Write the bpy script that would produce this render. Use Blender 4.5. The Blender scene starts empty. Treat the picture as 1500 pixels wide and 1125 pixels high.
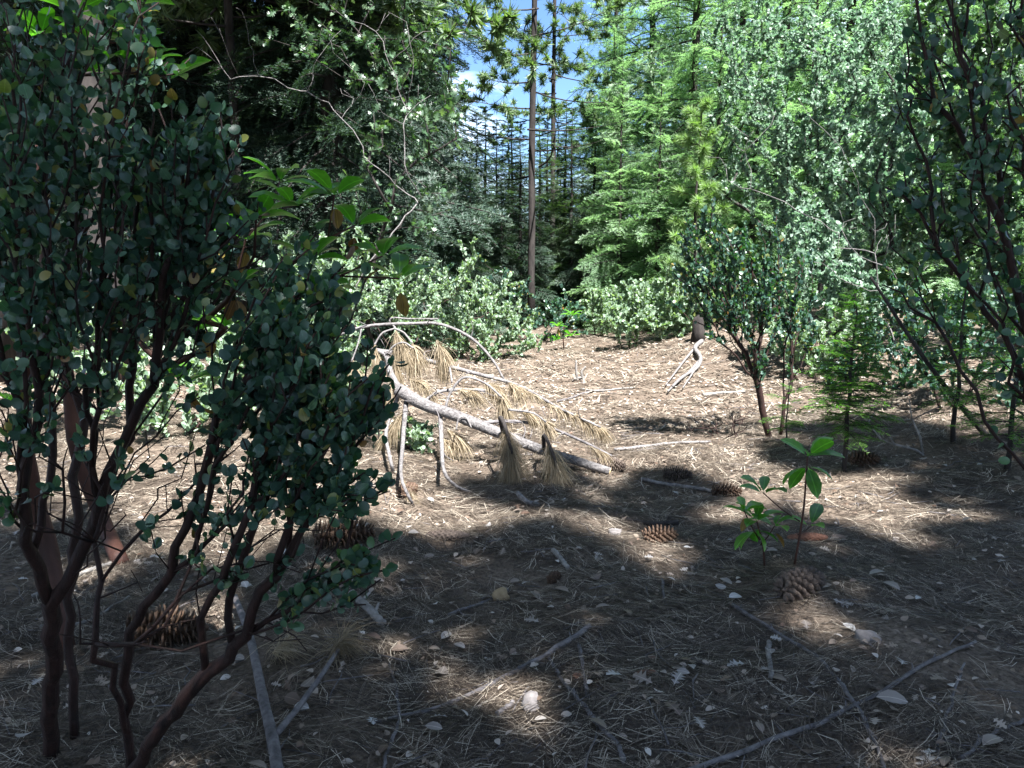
import bpy, math, random
import numpy as np
from mathutils import Matrix, Vector

random.seed(7)
rng = np.random.default_rng(7)
sc = bpy.context.scene
COL = sc.collection

# ------------------------------------------------------------------ camera
F_PX, CX, CY, PITCH, CAMZ = 1155.0, 750.0, 562.5, math.radians(9.0), 1.5
cam_d = bpy.data.cameras.new('camera')
cam = bpy.data.objects.new('camera', cam_d)
COL.objects.link(cam)
cam.location = (0, 0, CAMZ)
cam.rotation_euler = (math.radians(90) - PITCH, 0, 0)
cam_d.sensor_width = 36.0
cam_d.lens = 36.0 * F_PX / 1500.0
cam_d.clip_start, cam_d.clip_end = 0.05, 2000
sc.camera = cam

# ------------------------------------------------------------------ light
SUN = np.array([0.22, -0.43, 0.876]); SUN /= np.linalg.norm(SUN)
elev = math.asin(SUN[2]); azim = math.atan2(SUN[0], SUN[1])
w = bpy.data.worlds.new('World'); sc.world = w; w.use_nodes = True
nt = w.node_tree; nt.nodes.clear()
wo = nt.nodes.new('ShaderNodeOutputWorld'); bg = nt.nodes.new('ShaderNodeBackground')
sky = nt.nodes.new('ShaderNodeTexSky'); sky.sky_type = 'NISHITA'; sky.sun_disc = False
sky.sun_elevation = elev; sky.sun_rotation = azim; sky.altitude = 900; sky.ozone_density = 8.0; sky.dust_density = .4
tc = nt.nodes.new('ShaderNodeTexCoord'); mp = nt.nodes.new('ShaderNodeMapping')
mp.inputs['Scale'].default_value = (1.6, 1.6, 4.0); mp.inputs['Location'].default_value = (0.35, 0.2, 0.1)
nz = nt.nodes.new('ShaderNodeTexNoise'); nz.inputs['Scale'].default_value = 1.7
nz.inputs['Detail'].default_value = 7; nz.inputs['Roughness'].default_value = 0.55
rp = nt.nodes.new('ShaderNodeValToRGB')
rp.color_ramp.elements[0].position = 0.48; rp.color_ramp.elements[0].color = (0, 0, 0, 1)
rp.color_ramp.elements[1].position = 0.66; rp.color_ramp.elements[1].color = (1, 1, 1, 1)
mx = nt.nodes.new('ShaderNodeMixRGB'); mx.inputs[2].default_value = (10.5, 12.5, 15.0, 1)
nt.links.new(tc.outputs['Generated'], mp.inputs['Vector']); nt.links.new(mp.outputs[0], nz.inputs['Vector'])
nt.links.new(nz.outputs['Fac'], rp.inputs[0]); nt.links.new(rp.outputs[0], mx.inputs[0])
nt.links.new(sky.outputs[0], mx.inputs[1]); nt.links.new(mx.outputs[0], bg.inputs['Color'])
bg.inputs['Strength'].default_value = 0.046
nt.links.new(bg.outputs[0], wo.inputs[0])
sd = bpy.data.lights.new('sun', 'SUN'); sd.energy = 5.0; sd.angle = math.radians(0.53); sd.color = (1.0, 0.995, 0.98)
so = bpy.data.objects.new('sun', sd); COL.objects.link(so); so.location = (10, -8, 30)
so.rotation_euler = Vector((-SUN[0], -SUN[1], -SUN[2])).to_track_quat('-Z', 'Y').to_euler()
vs = sc.view_settings
vs.view_transform = 'Standard'; vs.look = 'None'; vs.gamma = 1.0; vs.exposure = 2.6
sc.cycles.max_bounces = 7; sc.cycles.diffuse_bounces = 3; sc.cycles.transmission_bounces = 4
sc.cycles.glossy_bounces = 2; sc.cycles.use_denoising = True
sc.cycles.sample_clamp_indirect = 6.0

# ------------------------------------------------------------------ terrain
_wv = [(rng.uniform(0, 6.28), rng.uniform(0, 6.28), k, a) for k, a in
       ((1.3, .016), (2.1, .014), (3.7, .009), (6.1, .011), (9.3, .009), (14., .006), (21., .003), (4.9, .011))]
def sstep(a, b, t):
    t = np.clip((t - a) / (b - a), 0, 1); return t * t * (3 - 2 * t)
def H(x, y):
    x = np.asarray(x, float); y = np.asarray(y, float)
    h = 0.0 * x
    for an, ph, k, a in _wv:
        h = h + a * np.sin(k * (x * math.cos(an) + y * math.sin(an)) + ph)
    near = np.exp(-((x / 60) ** 2 + ((y - 6) / 60) ** 2))
    h = h * near
    h = h + 0.50 * np.exp(-(((x - 4.1) / 1.7) ** 2 + ((y - 12.3) / 2.0) ** 2))
    h = h + 0.50 * sstep(2.2, 7.0, x) * sstep(2.5, 8, y)
    h = h + 0.22 * sstep(-2.0, -7.0, x) * sstep(5, 10, y)
    h = h - 0.10 * np.exp(-(((x - 0.8) / 2.2) ** 2 + ((y - 8.5) / 3.0) ** 2))
    h = h - 2.5 * sstep(24, 60, y)
    return h
def Hs(x, y): return float(H(x, y))
def ray(px, py):
    dx, dz = (px - CX) / F_PX, -(py - CY) / F_PX
    c, s = math.cos(PITCH), math.sin(PITCH)
    return np.array([dx, c + dz * s, -s + dz * c])
def at(px, py, y):
    d = ray(px, py); t = y / d[1]
    return np.array([0, 0, CAMZ]) + d * t
def gnd(px, py):
    d = ray(px, py); t = 0.8
    while t < 80:
        p = np.array([0, 0, CAMZ]) + d * t
        if p[2] <= Hs(p[0], p[1]): break
        t += 0.02
    p[2] = Hs(p[0], p[1]); return p

# ------------------------------------------------------------------ mesh helpers
def nrm(v): return v / (np.linalg.norm(v, axis=-1, keepdims=True) + 1e-9)
class MB:
    """collects vertices, polygons, a tint per vertex"""
    def __init__(s): s.V = []; s.L = []; s.C = []; s.T = []; s.n = 0
    def add(s, V, faces, tint=0.5):
        V = np.asarray(V, float); s.V.append(V)
        s.T.append(np.broadcast_to(np.asarray(tint, float), (len(V),)))
        if isinstance(faces, tuple):
            s.L.append(faces[0] + s.n); s.C.append(faces[1])
        else:
            s.L.append(np.array([i for f in faces for i in f], int) + s.n); s.C.append(np.array([len(f) for f in faces], int))
        s.n += len(V)
    def tube(s, P, R, seg=6, tint=0.5, cap=True, rough=0.0):
        P = np.asarray(P, float); R = np.asarray(R, float); n = len(P)
        T = nrm(np.gradient(P, axis=0))
        a = np.array([0, 0, 1.0]) if abs(T[0][2]) < .9 else np.array([1.0, 0, 0])
        u = nrm(np.cross(T[0], a)); V = []
        ang = np.arange(seg) * 2 * math.pi / seg
        for i in range(n):
            u = nrm(u - T[i] * np.dot(u, T[i])); v = np.cross(T[i], u)
            rr = R[i] * (1 + (rng.uniform(-rough, rough, seg) if rough else 0))
            V.append(P[i] + (np.cos(ang) * rr)[:, None] * u + (np.sin(ang) * rr)[:, None] * v)
        V = np.concatenate(V)
        i0 = (np.arange(n - 1)[:, None] * seg + np.arange(seg)[None]).ravel()
        i1 = (np.arange(n - 1)[:, None] * seg + (np.arange(seg)[None] + 1) % seg).ravel()
        L = np.stack([i0, i1, i1 + seg, i0 + seg], 1).ravel(); C = np.full(len(i0), 4)
        if cap:
            L = np.concatenate([L, np.arange(seg)[::-1], (n - 1) * seg + np.arange(seg)]); C = np.concatenate([C, [seg, seg]])
        s.add(V, (L, C), tint)
    def cloud(s, tmpl, pos, R, scale, tint):
        tv, tf = tmpl; m = len(tv); N = len(pos)
        if N == 0: return
        sca = np.broadcast_to(np.asarray(scale, float), (N,))
        V = pos[:, None, :] + sca[:, None, None] * np.einsum('nij,mj->nmi', R, tv)
        L = np.array([i for f in tf for i in f], int); C = np.array([len(f) for f in tf], int)
        LL = (L[None] + (np.arange(N) * m)[:, None]).ravel(); CC = np.tile(C, N)
        s.add(V.reshape(-1, 3), (LL, CC), np.repeat(np.broadcast_to(tint, (N,)), m))
    def mesh(s, name, mat, smooth=True):
        me = bpy.data.meshes.new(name)
        V = np.concatenate(s.V); L = np.concatenate(s.L); C = np.concatenate(s.C); T = np.concatenate(s.T)
        me.vertices.add(len(V)); me.vertices.foreach_set('co', V.astype(np.float32).ravel())
        me.loops.add(len(L)); me.loops.foreach_set('vertex_index', L.astype(np.int32))
        me.polygons.add(len(C)); st = np.concatenate([[0], np.cumsum(C)[:-1]])
        me.polygons.foreach_set('loop_start', st.astype(np.int32)); me.polygons.foreach_set('loop_total', C.astype(np.int32))
        if smooth: me.polygons.foreach_set('use_smooth', np.ones(len(C), bool))
        me.update(calc_edges=True)
        a = me.attributes.new('tint', 'FLOAT', 'POINT'); a.data.foreach_set('value', T.astype(np.float32))
        me.materials.append(mat)
        return me
    def build(s, name, mat, parent=None, kind=None, smooth=True, loc=None):
        o = bpy.data.objects.new(name, s.mesh(name, mat, smooth)); COL.objects.link(o)
        if parent is not None: o.parent = parent
        if loc is not None: o.location = loc
        if kind: o['kind'] = kind
        return o
def frames(d, hint):
    y = nrm(d); z = nrm(hint - y * np.sum(hint * y, -1, keepdims=True)); x = np.cross(y, z)
    return np.stack([x, y, z], -1)
def rdir(n): return nrm(rng.normal(size=(n, 3)))
def thing(name, label, cat, loc, group=None):
    o = bpy.data.objects.new(name, None); COL.objects.link(o); o.location = loc; o.empty_display_size = .1
    o['label'] = label; o['category'] = cat
    if group: o['group'] = group
    return o
def tag(o, label, cat, group=None):
    o['label'] = label; o['category'] = cat
    if group: o['group'] = group
    return o
def link(name, me, parent, M):
    o = bpy.data.objects.new(name, me); COL.objects.link(o); o.parent = parent; o.matrix_local = M; return o
def mat4(R, p, s):
    M = np.eye(4); M[:3, :3] = R * s; M[:3, 3] = p; return Matrix(M.tolist())

# ------------------------------------------------------------------ leaf templates (unit length along +Y)
def leaf_t(ts, ws, fold=.12, curl=.12, stalk=0.0):
    V = []; F = []; mid = []; le = []; ri = []
    for t, wd in zip(ts, ws):
        zc = -curl * (2 * t - 1) ** 2 + curl
        mid.append(len(V)); V.append((0, t + stalk, zc))
        if wd > 0:
            le.append(len(V)); V.append((-wd, t + stalk, zc + fold * wd * 2)); ri.append(len(V)); V.append((wd, t + stalk, zc + fold * wd * 2))
        else: le.append(None); ri.append(None)
    for i in range(len(ts) - 1):
        for sd_, a in ((0, le), (1, ri)):
            f = [mid[i], mid[i + 1]]
            if a[i + 1] is not None: f.append(a[i + 1])
            if a[i] is not None: f.append(a[i])
            if len(f) > 2: F.append(tuple(f if sd_ else f[::-1]))
    if stalk:
        k = len(V); V += [(-.012, 0, 0), (.012, 0, 0)]; F.append((k, k + 1, mid[0]))
    return np.array(V, float), F
ROUND = leaf_t([0, .07, .25, .5, .75, .93, 1], [0, .20, .36, .41, .35, .19, 0], .10, .06, .16)
ROUND_B = leaf_t([0, .08, .28, .52, .78, .94, 1], [0, .16, .30, .36, .30, .14, 0], .22, .14, .16)
ROUND_C = leaf_t([0, .07, .25, .5, .75, .93, 1], [0, .22, .38, .40, .31, .15, 0], -.06, -.08, .16)
ROUND_LO = leaf_t([0, .2, .6, 1], [0, .34, .38, 0], .1, .06)
OVAL = leaf_t([0, .12, .35, .6, .85, 1], [0, .11, .20, .23, .14, 0], .16, .10, .14)
DRY = leaf_t([0, .12, .35, .6, .85, 1], [0, .16, .27, .28, .15, 0], .10, .09, .12)
OAK = leaf_t([0, .1, .2, .28, .38, .5, .58, .70, .78, .9, 1], [0, .05, .24, .06, .09, .40, .10, .36, .09, .17, 0], .08, .08, .14)
DIA = (np.array([(0, 0, 0), (-.34, .5, .05), (0, 1, 0), (.34, .5, .05)], float), [(0, 3, 2), (0, 2, 1)])
BLADE = (np.array([(-.09, 0, 0), (.09, 0, 0), (0, 1, 0)], float), [(0, 1, 2)])
BLADE_W = (np.array([(-.13, 0, 0), (.13, 0, 0), (0, 1, .08)], float), [(0, 1, 2)])

# ------------------------------------------------------------------ materials
def new_mat(name):
    m = bpy.data.materials.new(name); m.use_nodes = True; m.node_tree.nodes.clear(); return m, m.node_tree
def N(nt_, t, **kw):
    n = nt_.nodes.new(t)
    for k, v in kw.items(): setattr(n, k, v)
    return n
def leaf_mat(name, cols, transl=.35, rough=.45, spec=.5, per_object=False, tcol=None, nscale=6.):
    m, t = new_mat(name)
    out = N(t, 'ShaderNodeOutputMaterial'); p = N(t, 'ShaderNodeBsdfPrincipled'); tr = N(t, 'ShaderNodeBsdfTranslucent'); mix = N(t, 'ShaderNodeMixShader')
    ramp = N(t, 'ShaderNodeValToRGB'); cr = ramp.color_ramp
    cr.elements[0].position = cols[0][0]; cr.elements[0].color = (*cols[0][1], 1)
    cr.elements[1].position = cols[-1][0]; cr.elements[1].color = (*cols[-1][1], 1)
    for pos, c in cols[1:-1]:
        e = cr.elements.new(pos); e.color = (*c, 1)
    if per_object: src = N(t, 'ShaderNodeObjectInfo').outputs['Random']
    else: src = N(t, 'ShaderNodeAttribute', attribute_name='tint').outputs['Fac']
    t.links.new(src, ramp.inputs[0])
    nz_ = N(t, 'ShaderNodeTexNoise'); nz_.inputs['Scale'].default_value = nscale; nz_.inputs['Detail'].default_value = 3
    tcn = N(t, 'ShaderNodeTexCoord'); t.links.new(tcn.outputs['Object'], nz_.inputs['Vector'])
    mr = N(t, 'ShaderNodeMapRange'); mr.inputs[3].default_value = .65; mr.inputs[4].default_value = 1.35
    t.links.new(nz_.outputs['Fac'], mr.inputs[0])
    mul = N(t, 'ShaderNodeVectorMath', operation='SCALE'); t.links.new(ramp.outputs[0], mul.inputs[0]); t.links.new(mr.outputs[0], mul.inputs['Scale'])
    if per_object:   # pale midrib along the leaf's own axis
        sx = N(t, 'ShaderNodeSeparateXYZ'); ab = N(t, 'ShaderNodeMath', operation='ABSOLUTE'); lt = N(t, 'ShaderNodeMath', operation='LESS_THAN'); lt.inputs[1].default_value = .016
        t.links.new(tcn.outputs['Object'], sx.inputs[0]); t.links.new(sx.outputs[0], ab.inputs[0]); t.links.new(ab.outputs[0], lt.inputs[0])
        rib = N(t, 'ShaderNodeMath', operation='MULTIPLY_ADD'); rib.inputs[1].default_value = .7; rib.inputs[2].default_value = 1.0; t.links.new(lt.outputs[0], rib.inputs[0])
        mul2 = N(t, 'ShaderNodeVectorMath', operation='SCALE'); t.links.new(mul.outputs[0], mul2.inputs[0]); t.links.new(rib.outputs[0], mul2.inputs['Scale']); mul = mul2
    t.links.new(mul.outputs[0], p.inputs['Base Color'])
    p.inputs['Roughness'].default_value = rough; p.inputs['Specular IOR Level'].default_value = spec
    tm = N(t, 'ShaderNodeMixRGB', blend_type='MULTIPLY'); tm.inputs[0].default_value = 1; tm.inputs[2].default_value = (*(tcol or (1.5, 1.9, .6)), 1)
    t.links.new(mul.outputs[0], tm.inputs[1]); t.links.new(tm.outputs[0], tr.inputs['Color'])
    mix.inputs[0].default_value = transl
    t.links.new(p.outputs[0], mix.inputs[1]); t.links.new(tr.outputs[0], mix.inputs[2]); t.links.new(mix.outputs[0], out.inputs[0])
    return m
def wood_mat(name, c1, c2, scale=12., bump=.4, stretch=(1, 1, .25), rough=.85, c3=None):
    m, t = new_mat(name)
    out = N(t, 'ShaderNodeOutputMaterial'); p = N(t, 'ShaderNodeBsdfPrincipled')
    tcn = N(t, 'ShaderNodeTexCoord'); mp_ = N(t, 'ShaderNodeMapping'); mp_.inputs['Scale'].default_value = stretch
    n1 = N(t, 'ShaderNodeTexNoise'); n1.inputs['Scale'].default_value = scale; n1.inputs['Detail'].default_value = 8; n1.inputs['Roughness'].default_value = .65
    t.links.new(tcn.outputs['Object'], mp_.inputs[0]); t.links.new(mp_.outputs[0], n1.inputs['Vector'])
    ramp = N(t, 'ShaderNodeValToRGB'); cr = ramp.color_ramp
    cr.elements[0].position = .32; cr.elements[0].color = (*c1, 1); cr.elements[1].position = .68; cr.elements[1].color = (*c2, 1)
    if c3: e = cr.elements.new(.8); e.color = (*c3, 1)
    t.links.new(n1.outputs['Fac'], ramp.inputs[0]); t.links.new(ramp.outputs[0], p.inputs['Base Color'])
    b = N(t, 'ShaderNodeBump'); b.inputs['Strength'].default_value = bump; b.inputs['Distance'].default_value = .02
    t.links.new(n1.outputs['Fac'], b.inputs['Height']); t.links.new(b.outputs[0], p.inputs['Normal'])
    p.inputs['Roughness'].default_value = rough; p.inputs['Specular IOR Level'].default_value = .25
    t.links.new(p.outputs[0], out.inputs[0]); return m
MZ = [(0, (.018, .046, .036)), (.5, (.034, .078, .056)), (.9, (.055, .11, .062)), (.985, (.15, .16, .04)), (1, (.20, .09, .03))]
M_manz = leaf_mat('manzanita_leaf_near', MZ, .22, .42, .5, True, (1.2, 2.0, .35))
M_manz_s = leaf_mat('manzanita_leaf', MZ, .22, .42, .5, False, (1.2, 2.0, .35))
M_pale = leaf_mat('manzanita_pale', [(0, (.11, .165, .115)), (.6, (.19, .26, .18)), (1, (.29, .35, .26))], .3, .5, .35)
M_madr = leaf_mat('madrone_leaf', [(0, (.04, .11, .02)), (.6, (.07, .18, .03)), (1, (.10, .22, .035))], .4, .3, .5, True, (1.3, 2.0, .3))
M_brownleaf = leaf_mat('madrone_leaf_dead', [(0, (.10, .055, .025)), (1, (.19, .14, .045))], .35, .6, .3, True, (1.5, 1.3, .6))
M_oakleaf = leaf_mat('oak_leaf_green', [(0, (.028, .060, .030)), (.7, (.052, .10, .05)), (1, (.11, .155, .09))], .28, .4, .5)
M_live = leaf_mat('live_oak_leaf', [(0, (.09, .145, .105)), (.5, (.16, .23, .17)), (1, (.26, .33, .26))], .38, .5, .35, False, (1.2, 1.6, 1.1))
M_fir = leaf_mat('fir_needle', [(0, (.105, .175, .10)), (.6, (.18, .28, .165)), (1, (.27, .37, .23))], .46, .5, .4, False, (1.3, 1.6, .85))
M_fird = leaf_mat('shaded_conifer_needle', [(0, (.014, .030, .021)), (.7, (.028, .054, .035)), (1, (.055, .088, .050))], .2, .55, .4)  # darker copy of the fir green; the stand's shade is in the colour
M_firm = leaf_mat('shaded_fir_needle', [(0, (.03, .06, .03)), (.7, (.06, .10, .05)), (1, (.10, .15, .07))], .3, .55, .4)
M_sap = leaf_mat('sapling_needle', [(0, (.05, .13, .02)), (.6, (.10, .22, .03)), (1, (.16, .31, .05))], .4, .5, .4, False, (1.2, 1.9, .3))
M_pine = leaf_mat('pine_needle', [(0, (.06, .10, .05)), (.7, (.11, .165, .08)), (1, (.17, .22, .11))], .3, .5, .4)
M_pinel = leaf_mat('young_pine_needle', [(0, (.12, .20, .08)), (1, (.24, .33, .15))], .35, .5, .4)
M_drytuft = leaf_mat('dry_needle', [(0, (.13, .10, .066)), (.5, (.26, .205, .135)), (1, (.43, .36, .26))], .3, .6, .3, False, (1.2, 1.1, .8))
M_litter = leaf_mat('needle_litter', [(0, (.022, .016, .012)), (.45, (.062, .046, .034)), (.8, (.185, .150, .115)), (1, (.42, .365, .295))], .1, .7, .3, False, (1.1, 1, .9))
M_leaflit = leaf_mat('leaf_litter', [(0, (.10, .06, .04)), (.5, (.22, .17, .13)), (.85, (.32, .27, .23)), (1, (.46, .42, .38))], .15, .55, .4, False, (1.1, 1, .9))
M_dryleaf = leaf_mat('dry_leaf', [(0, (.07, .042, .028)), (.4, (.15, .115, .09)), (.8, (.22, .20, .185)), (1, (.36, .35, .34))], .15, .5, .4, True, (1.1, 1, .9), 60)
M_redbark = wood_mat('manzanita_bark', (.010, .006, .005), (.032, .014, .011), 30, .7, (1, 1, .3), .7)
M_madbark = wood_mat('madrone_bark', (.025, .011, .008), (.072, .030, .020), 9, .5, (1, 1, .3), .65, (.11, .075, .058))
M_pinebark = wood_mat('pine_bark', (.011, .009, .009), (.042, .035, .032), 12, .8, (1, 1, .3), .9)
M_greybark = wood_mat('grey_bark', (.065, .058, .057), (.21, .195, .19), 30, .8, (1, 1, 1), .88, (.30, .275, .25))
M_logbark = wood_mat('fallen_log_bark', (.045, .040, .040), (.20, .185, .18), 45, 1.0, (1, 1, 1), .88, (.29, .22, .14))
M_deadwood = wood_mat('bleached_wood', (.075, .068, .062), (.24, .22, .20), 20, .4, (1, 1, 1), .8)
M_stick = wood_mat('stick_bark', (.045, .040, .041), (.16, .145, .145), 25, .5, (1, 1, 1), .75)
M_cone = wood_mat('cone_scale', (.028, .017, .012), (.10, .060, .038), 40, .3, (1, 1, 1), .7)
M_conegrey = wood_mat('weathered_cone_scale', (.035, .026, .022), (.14, .105, .085), 40, .3, (1, 1, 1), .75)
M_conered = wood_mat('closed_cone_scale', (.09, .04, .025), (.20, .09, .055), 40, .3, (1, 1, 1), .65)
M_rock = wood_mat('rock', (.10, .088, .085), (.25, .225, .215), 11, .5, (1, 1, 1), .9)
M_ochre = wood_mat('ochre_rock', (.16, .11, .06), (.30, .22, .13), 14, .5, (1, 1, 1), .9)
M_cut = wood_mat('cut_wood', (.55, .36, .16), (.72, .52, .26), 30, .2, (1, 1, 1), .8)
def ground_mat():
    m, t = new_mat('forest_floor')
    out = N(t, 'ShaderNodeOutputMaterial'); p = N(t, 'ShaderNodeBsdfPrincipled'); tcn = N(t, 'ShaderNodeTexCoord')
    n1 = N(t, 'ShaderNodeTexNoise'); n1.inputs['Scale'].default_value = 1.1; n1.inputs['Detail'].default_value = 6
    n2 = N(t, 'ShaderNodeTexNoise'); n2.inputs['Scale'].default_value = 45; n2.inputs['Detail'].default_value = 8; n2.inputs['Roughness'].default_value = .7
    n3 = N(t, 'ShaderNodeTexVoronoi'); n3.inputs['Scale'].default_value = 28
    for n in (n1, n2, n3): t.links.new(tcn.outputs['Object'], n.inputs['Vector'])
    r1 = N(t, 'ShaderNodeValToRGB'); c = r1.color_ramp
    c.elements[0].position = .3; c.elements[0].color = (.024, .017, .013, 1); c.elements[1].position = .72; c.elements[1].color = (.19, .155, .125, 1)
    t.links.new(n2.outputs['Fac'], r1.inputs[0])
    r2 = N(t, 'ShaderNodeValToRGB'); c = r2.color_ramp
    c.elements[0].position = .35; c.elements[0].color = (.72, .68, .64, 1); c.elements[1].position = .7; c.elements[1].color = (1.25, 1.2, 1.15, 1)
    t.links.new(n1.outputs['Fac'], r2.inputs[0])
    mm = N(t, 'ShaderNodeMixRGB', blend_type='MULTIPLY'); mm.inputs[0].default_value = 1
    t.links.new(r1.outputs[0], mm.inputs[1]); t.links.new(r2.outputs[0], mm.inputs[2]); t.links.new(mm.outputs[0], p.inputs['Base Color'])
    ad = N(t, 'ShaderNodeMath', operation='ADD'); t.links.new(n2.outputs['Fac'], ad.inputs[0]); t.links.new(n3.outputs['Distance'], ad.inputs[1])
    b = N(t, 'ShaderNodeBump'); b.inputs['Strength'].default_value = .8; b.inputs['Distance'].default_value = .015
    t.links.new(ad.outputs[0], b.inputs['Height']); t.links.new(b.outputs[0], p.inputs['Normal'])
    p.inputs['Roughness'].default_value = .95; p.inputs['Specular IOR Level'].default_value = .15
    t.links.new(p.outputs[0], out.inputs[0]); return m
M_ground = ground_mat()

# ------------------------------------------------------------------ ground
def lines(segs):
    out = []
    for a, b, st in segs: out.append(np.arange(a, b - 1e-6, st))
    return np.concatenate(out + [[segs[-1][1]]])
gx = lines([(-160, -40, 12), (-40, -14, 2), (-14, -6, .4), (-6, -3, .12), (-3, 4, .05), (4, 8, .12), (8, 14, .4), (14, 40, 2), (40, 160, 12)])
gy = lines([(-60, -10, 5), (-10, 0, .8), (0, 1.6, .2), (1.6, 7.5, .045), (7.5, 16, .12), (16, 30, .6), (30, 80, 4), (80, 240, 20)])
X, Y = np.meshgrid(gx, gy); nx, ny = len(gx), len(gy)
V = np.stack([X.ravel(), Y.ravel(), H(X, Y).ravel()], 1)
i, j = np.meshgrid(np.arange(nx - 1), np.arange(ny - 1)); a = (j * nx + i).ravel()
L = np.stack([a, a + 1, a + 1 + nx, a + nx], 1).ravel()
g = MB(); g.add(V, (L, np.full(len(a), 4)), .5)
g.build('ground', M_ground, kind='structure')

# ------------------------------------------------------------------ needle and leaf litter
def view_pts(n, y0, y1, pw=1.0, margin=1.22):
    y = y0 + (y1 - y0) * rng.random(n) ** pw
    x = (rng.random(n) * 2 - 1) * (y * 0.66 + .25) * margin
    return x, y
def needles(n, y0, y1, ln, wd, pw=1.0, tp=1.0):
    # clumped bundles, each needle a bent thin ribbon lying on the ground
    nb = n // 3; bx_, by_ = view_pts(nb, y0, y1, pw)
    patch = np.sin(bx_ * 2.3 + 1) * np.sin(by_ * 2.9) + .6 * np.sin(bx_ * 5.1 + by_ * 3.3)
    keep = rng.random(nb) < .62 + .38 * patch; bx_, by_ = bx_[keep], by_[keep]; nb = len(bx_)
    x = np.repeat(bx_, 3) + rng.normal(0, .012, nb * 3); y = np.repeat(by_, 3) + rng.normal(0, .012, nb * 3)
    main = .5 * np.sin(bx_ * 1.7) + .9 * np.sin(by_ * 1.3)
    an = np.repeat(main + rng.normal(0, .9, nb), 3) + rng.normal(0, .12, nb * 3)
    n = nb * 3
    l = ln * rng.uniform(.55, 1.1, n); w2 = wd * rng.uniform(.7, 1.2, n) * .5
    dx, dy = np.cos(an), np.sin(an); bend = rng.normal(0, .12, n) * l
    Vs = []
    for k, tt in enumerate((-.5, 0, .5)):
        cx = x + dx * l * tt - dy * bend * (1 - 4 * tt * tt); cy = y + dy * l * tt + dx * bend * (1 - 4 * tt * tt)
        Vs.append((cx - dy * w2, cy + dx * w2)); Vs.append((cx + dy * w2, cy - dx * w2))
    zb = rng.uniform(.003, .016, n); tl = rng.normal(0, .09, n) * l
    V = np.stack([np.stack([vx, vy, H(vx, vy) + zb + np.abs(tl) * (.5) + tl * (.5 * (1, 1, 0, 0, -1, -1)[k])], 1) for k, (vx, vy) in enumerate(Vs)], 1)
    base = np.arange(n)[:, None] * 6
    L = np.concatenate([base + np.array([0, 1, 3, 2]), base + np.array([2, 3, 5, 4])], 1).ravel()
    return V.reshape(-1, 3), L, np.full(2 * n, 4), np.repeat(np.clip(np.repeat(rng.random(nb) ** tp, 3) * .85 + rng.random(n) * .25, 0, 1), 6)
m = MB()
for args in ((125000, 1.5, 4.4, .13, .0020, .7, 1.5), (125000, 3.8, 8, .16, .0034, .75, 1.3), (100000, 7, 17, .20, .0075, .8, .8)):  # near needles tinted darker to deepen the shade there
    V, L, C, T = needles(*args); m.add(V, (L, C), T)
o = m.build('pine_needle_litter', M_litter, kind='stuff', smooth=False)
tag(o, 'brown and tan pine needles carpeting the forest floor', 'pine needles')
def lying(n, x, y, lift=.012, tilt=.30):
    an = rng.random(n) * 6.283
    d = np.stack([np.cos(an), np.sin(an), rng.normal(0, tilt * .6, n)], 1)
    hint = np.stack([rng.normal(0, tilt, n), rng.normal(0, tilt, n), np.where(rng.random(n) < .7, 1., -1.)], 1)
    return np.stack([x, y, H(x, y) + lift + rng.random(n) * .012], 1), frames(d, hint)
m = MB()
for tm, n, y0, y1, s0, s1, pw in ((DRY, 1700, 1.6, 6, .014, .042, .8), (OAK, 260, 1.8, 6, .03, .055, .8), (DIA, 3500, 5.5, 10.5, .02, .05, .8), (DIA, 15000, 7.5, 14, .025, .06, .9)):
    x, y = view_pts(n, y0, y1, pw); p, R = lying(n, x, y)
    m.cloud(tm, p, R, rng.uniform(s0, s1, n), rng.random(n))
o = m.build('leaf_litter', M_leaflit, kind='stuff')
tag(o, 'small pale dead leaves and chips scattered through the needles', 'leaf litter')
# twig litter
m = MB()
for k in range(1500):
    x, y = view_pts(1, 1.7, 13, 1.1); x, y = float(x[0]), float(y[0]); an = rng.random() * 6.28; l = rng.uniform(.05, .22); r = rng.uniform(.0012, .0035) * (1 + y * .06)
    tt = np.linspace(-.5, .5, 4); bx_ = x + np.cos(an) * l * tt + rng.normal(0, .006, 4); by_ = y + np.sin(an) * l * tt + rng.normal(0, .006, 4)
    m.tube(np.stack([bx_, by_, H(bx_, by_) + r + rng.uniform(.004, .014)], 1), np.array([1, .9, .8, .5]) * r, 4, rng.random())
o = m.build('twig_litter', M_stick, kind='stuff'); tag(o, 'thin broken grey twigs strewn over the forest floor', 'twigs')

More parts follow.
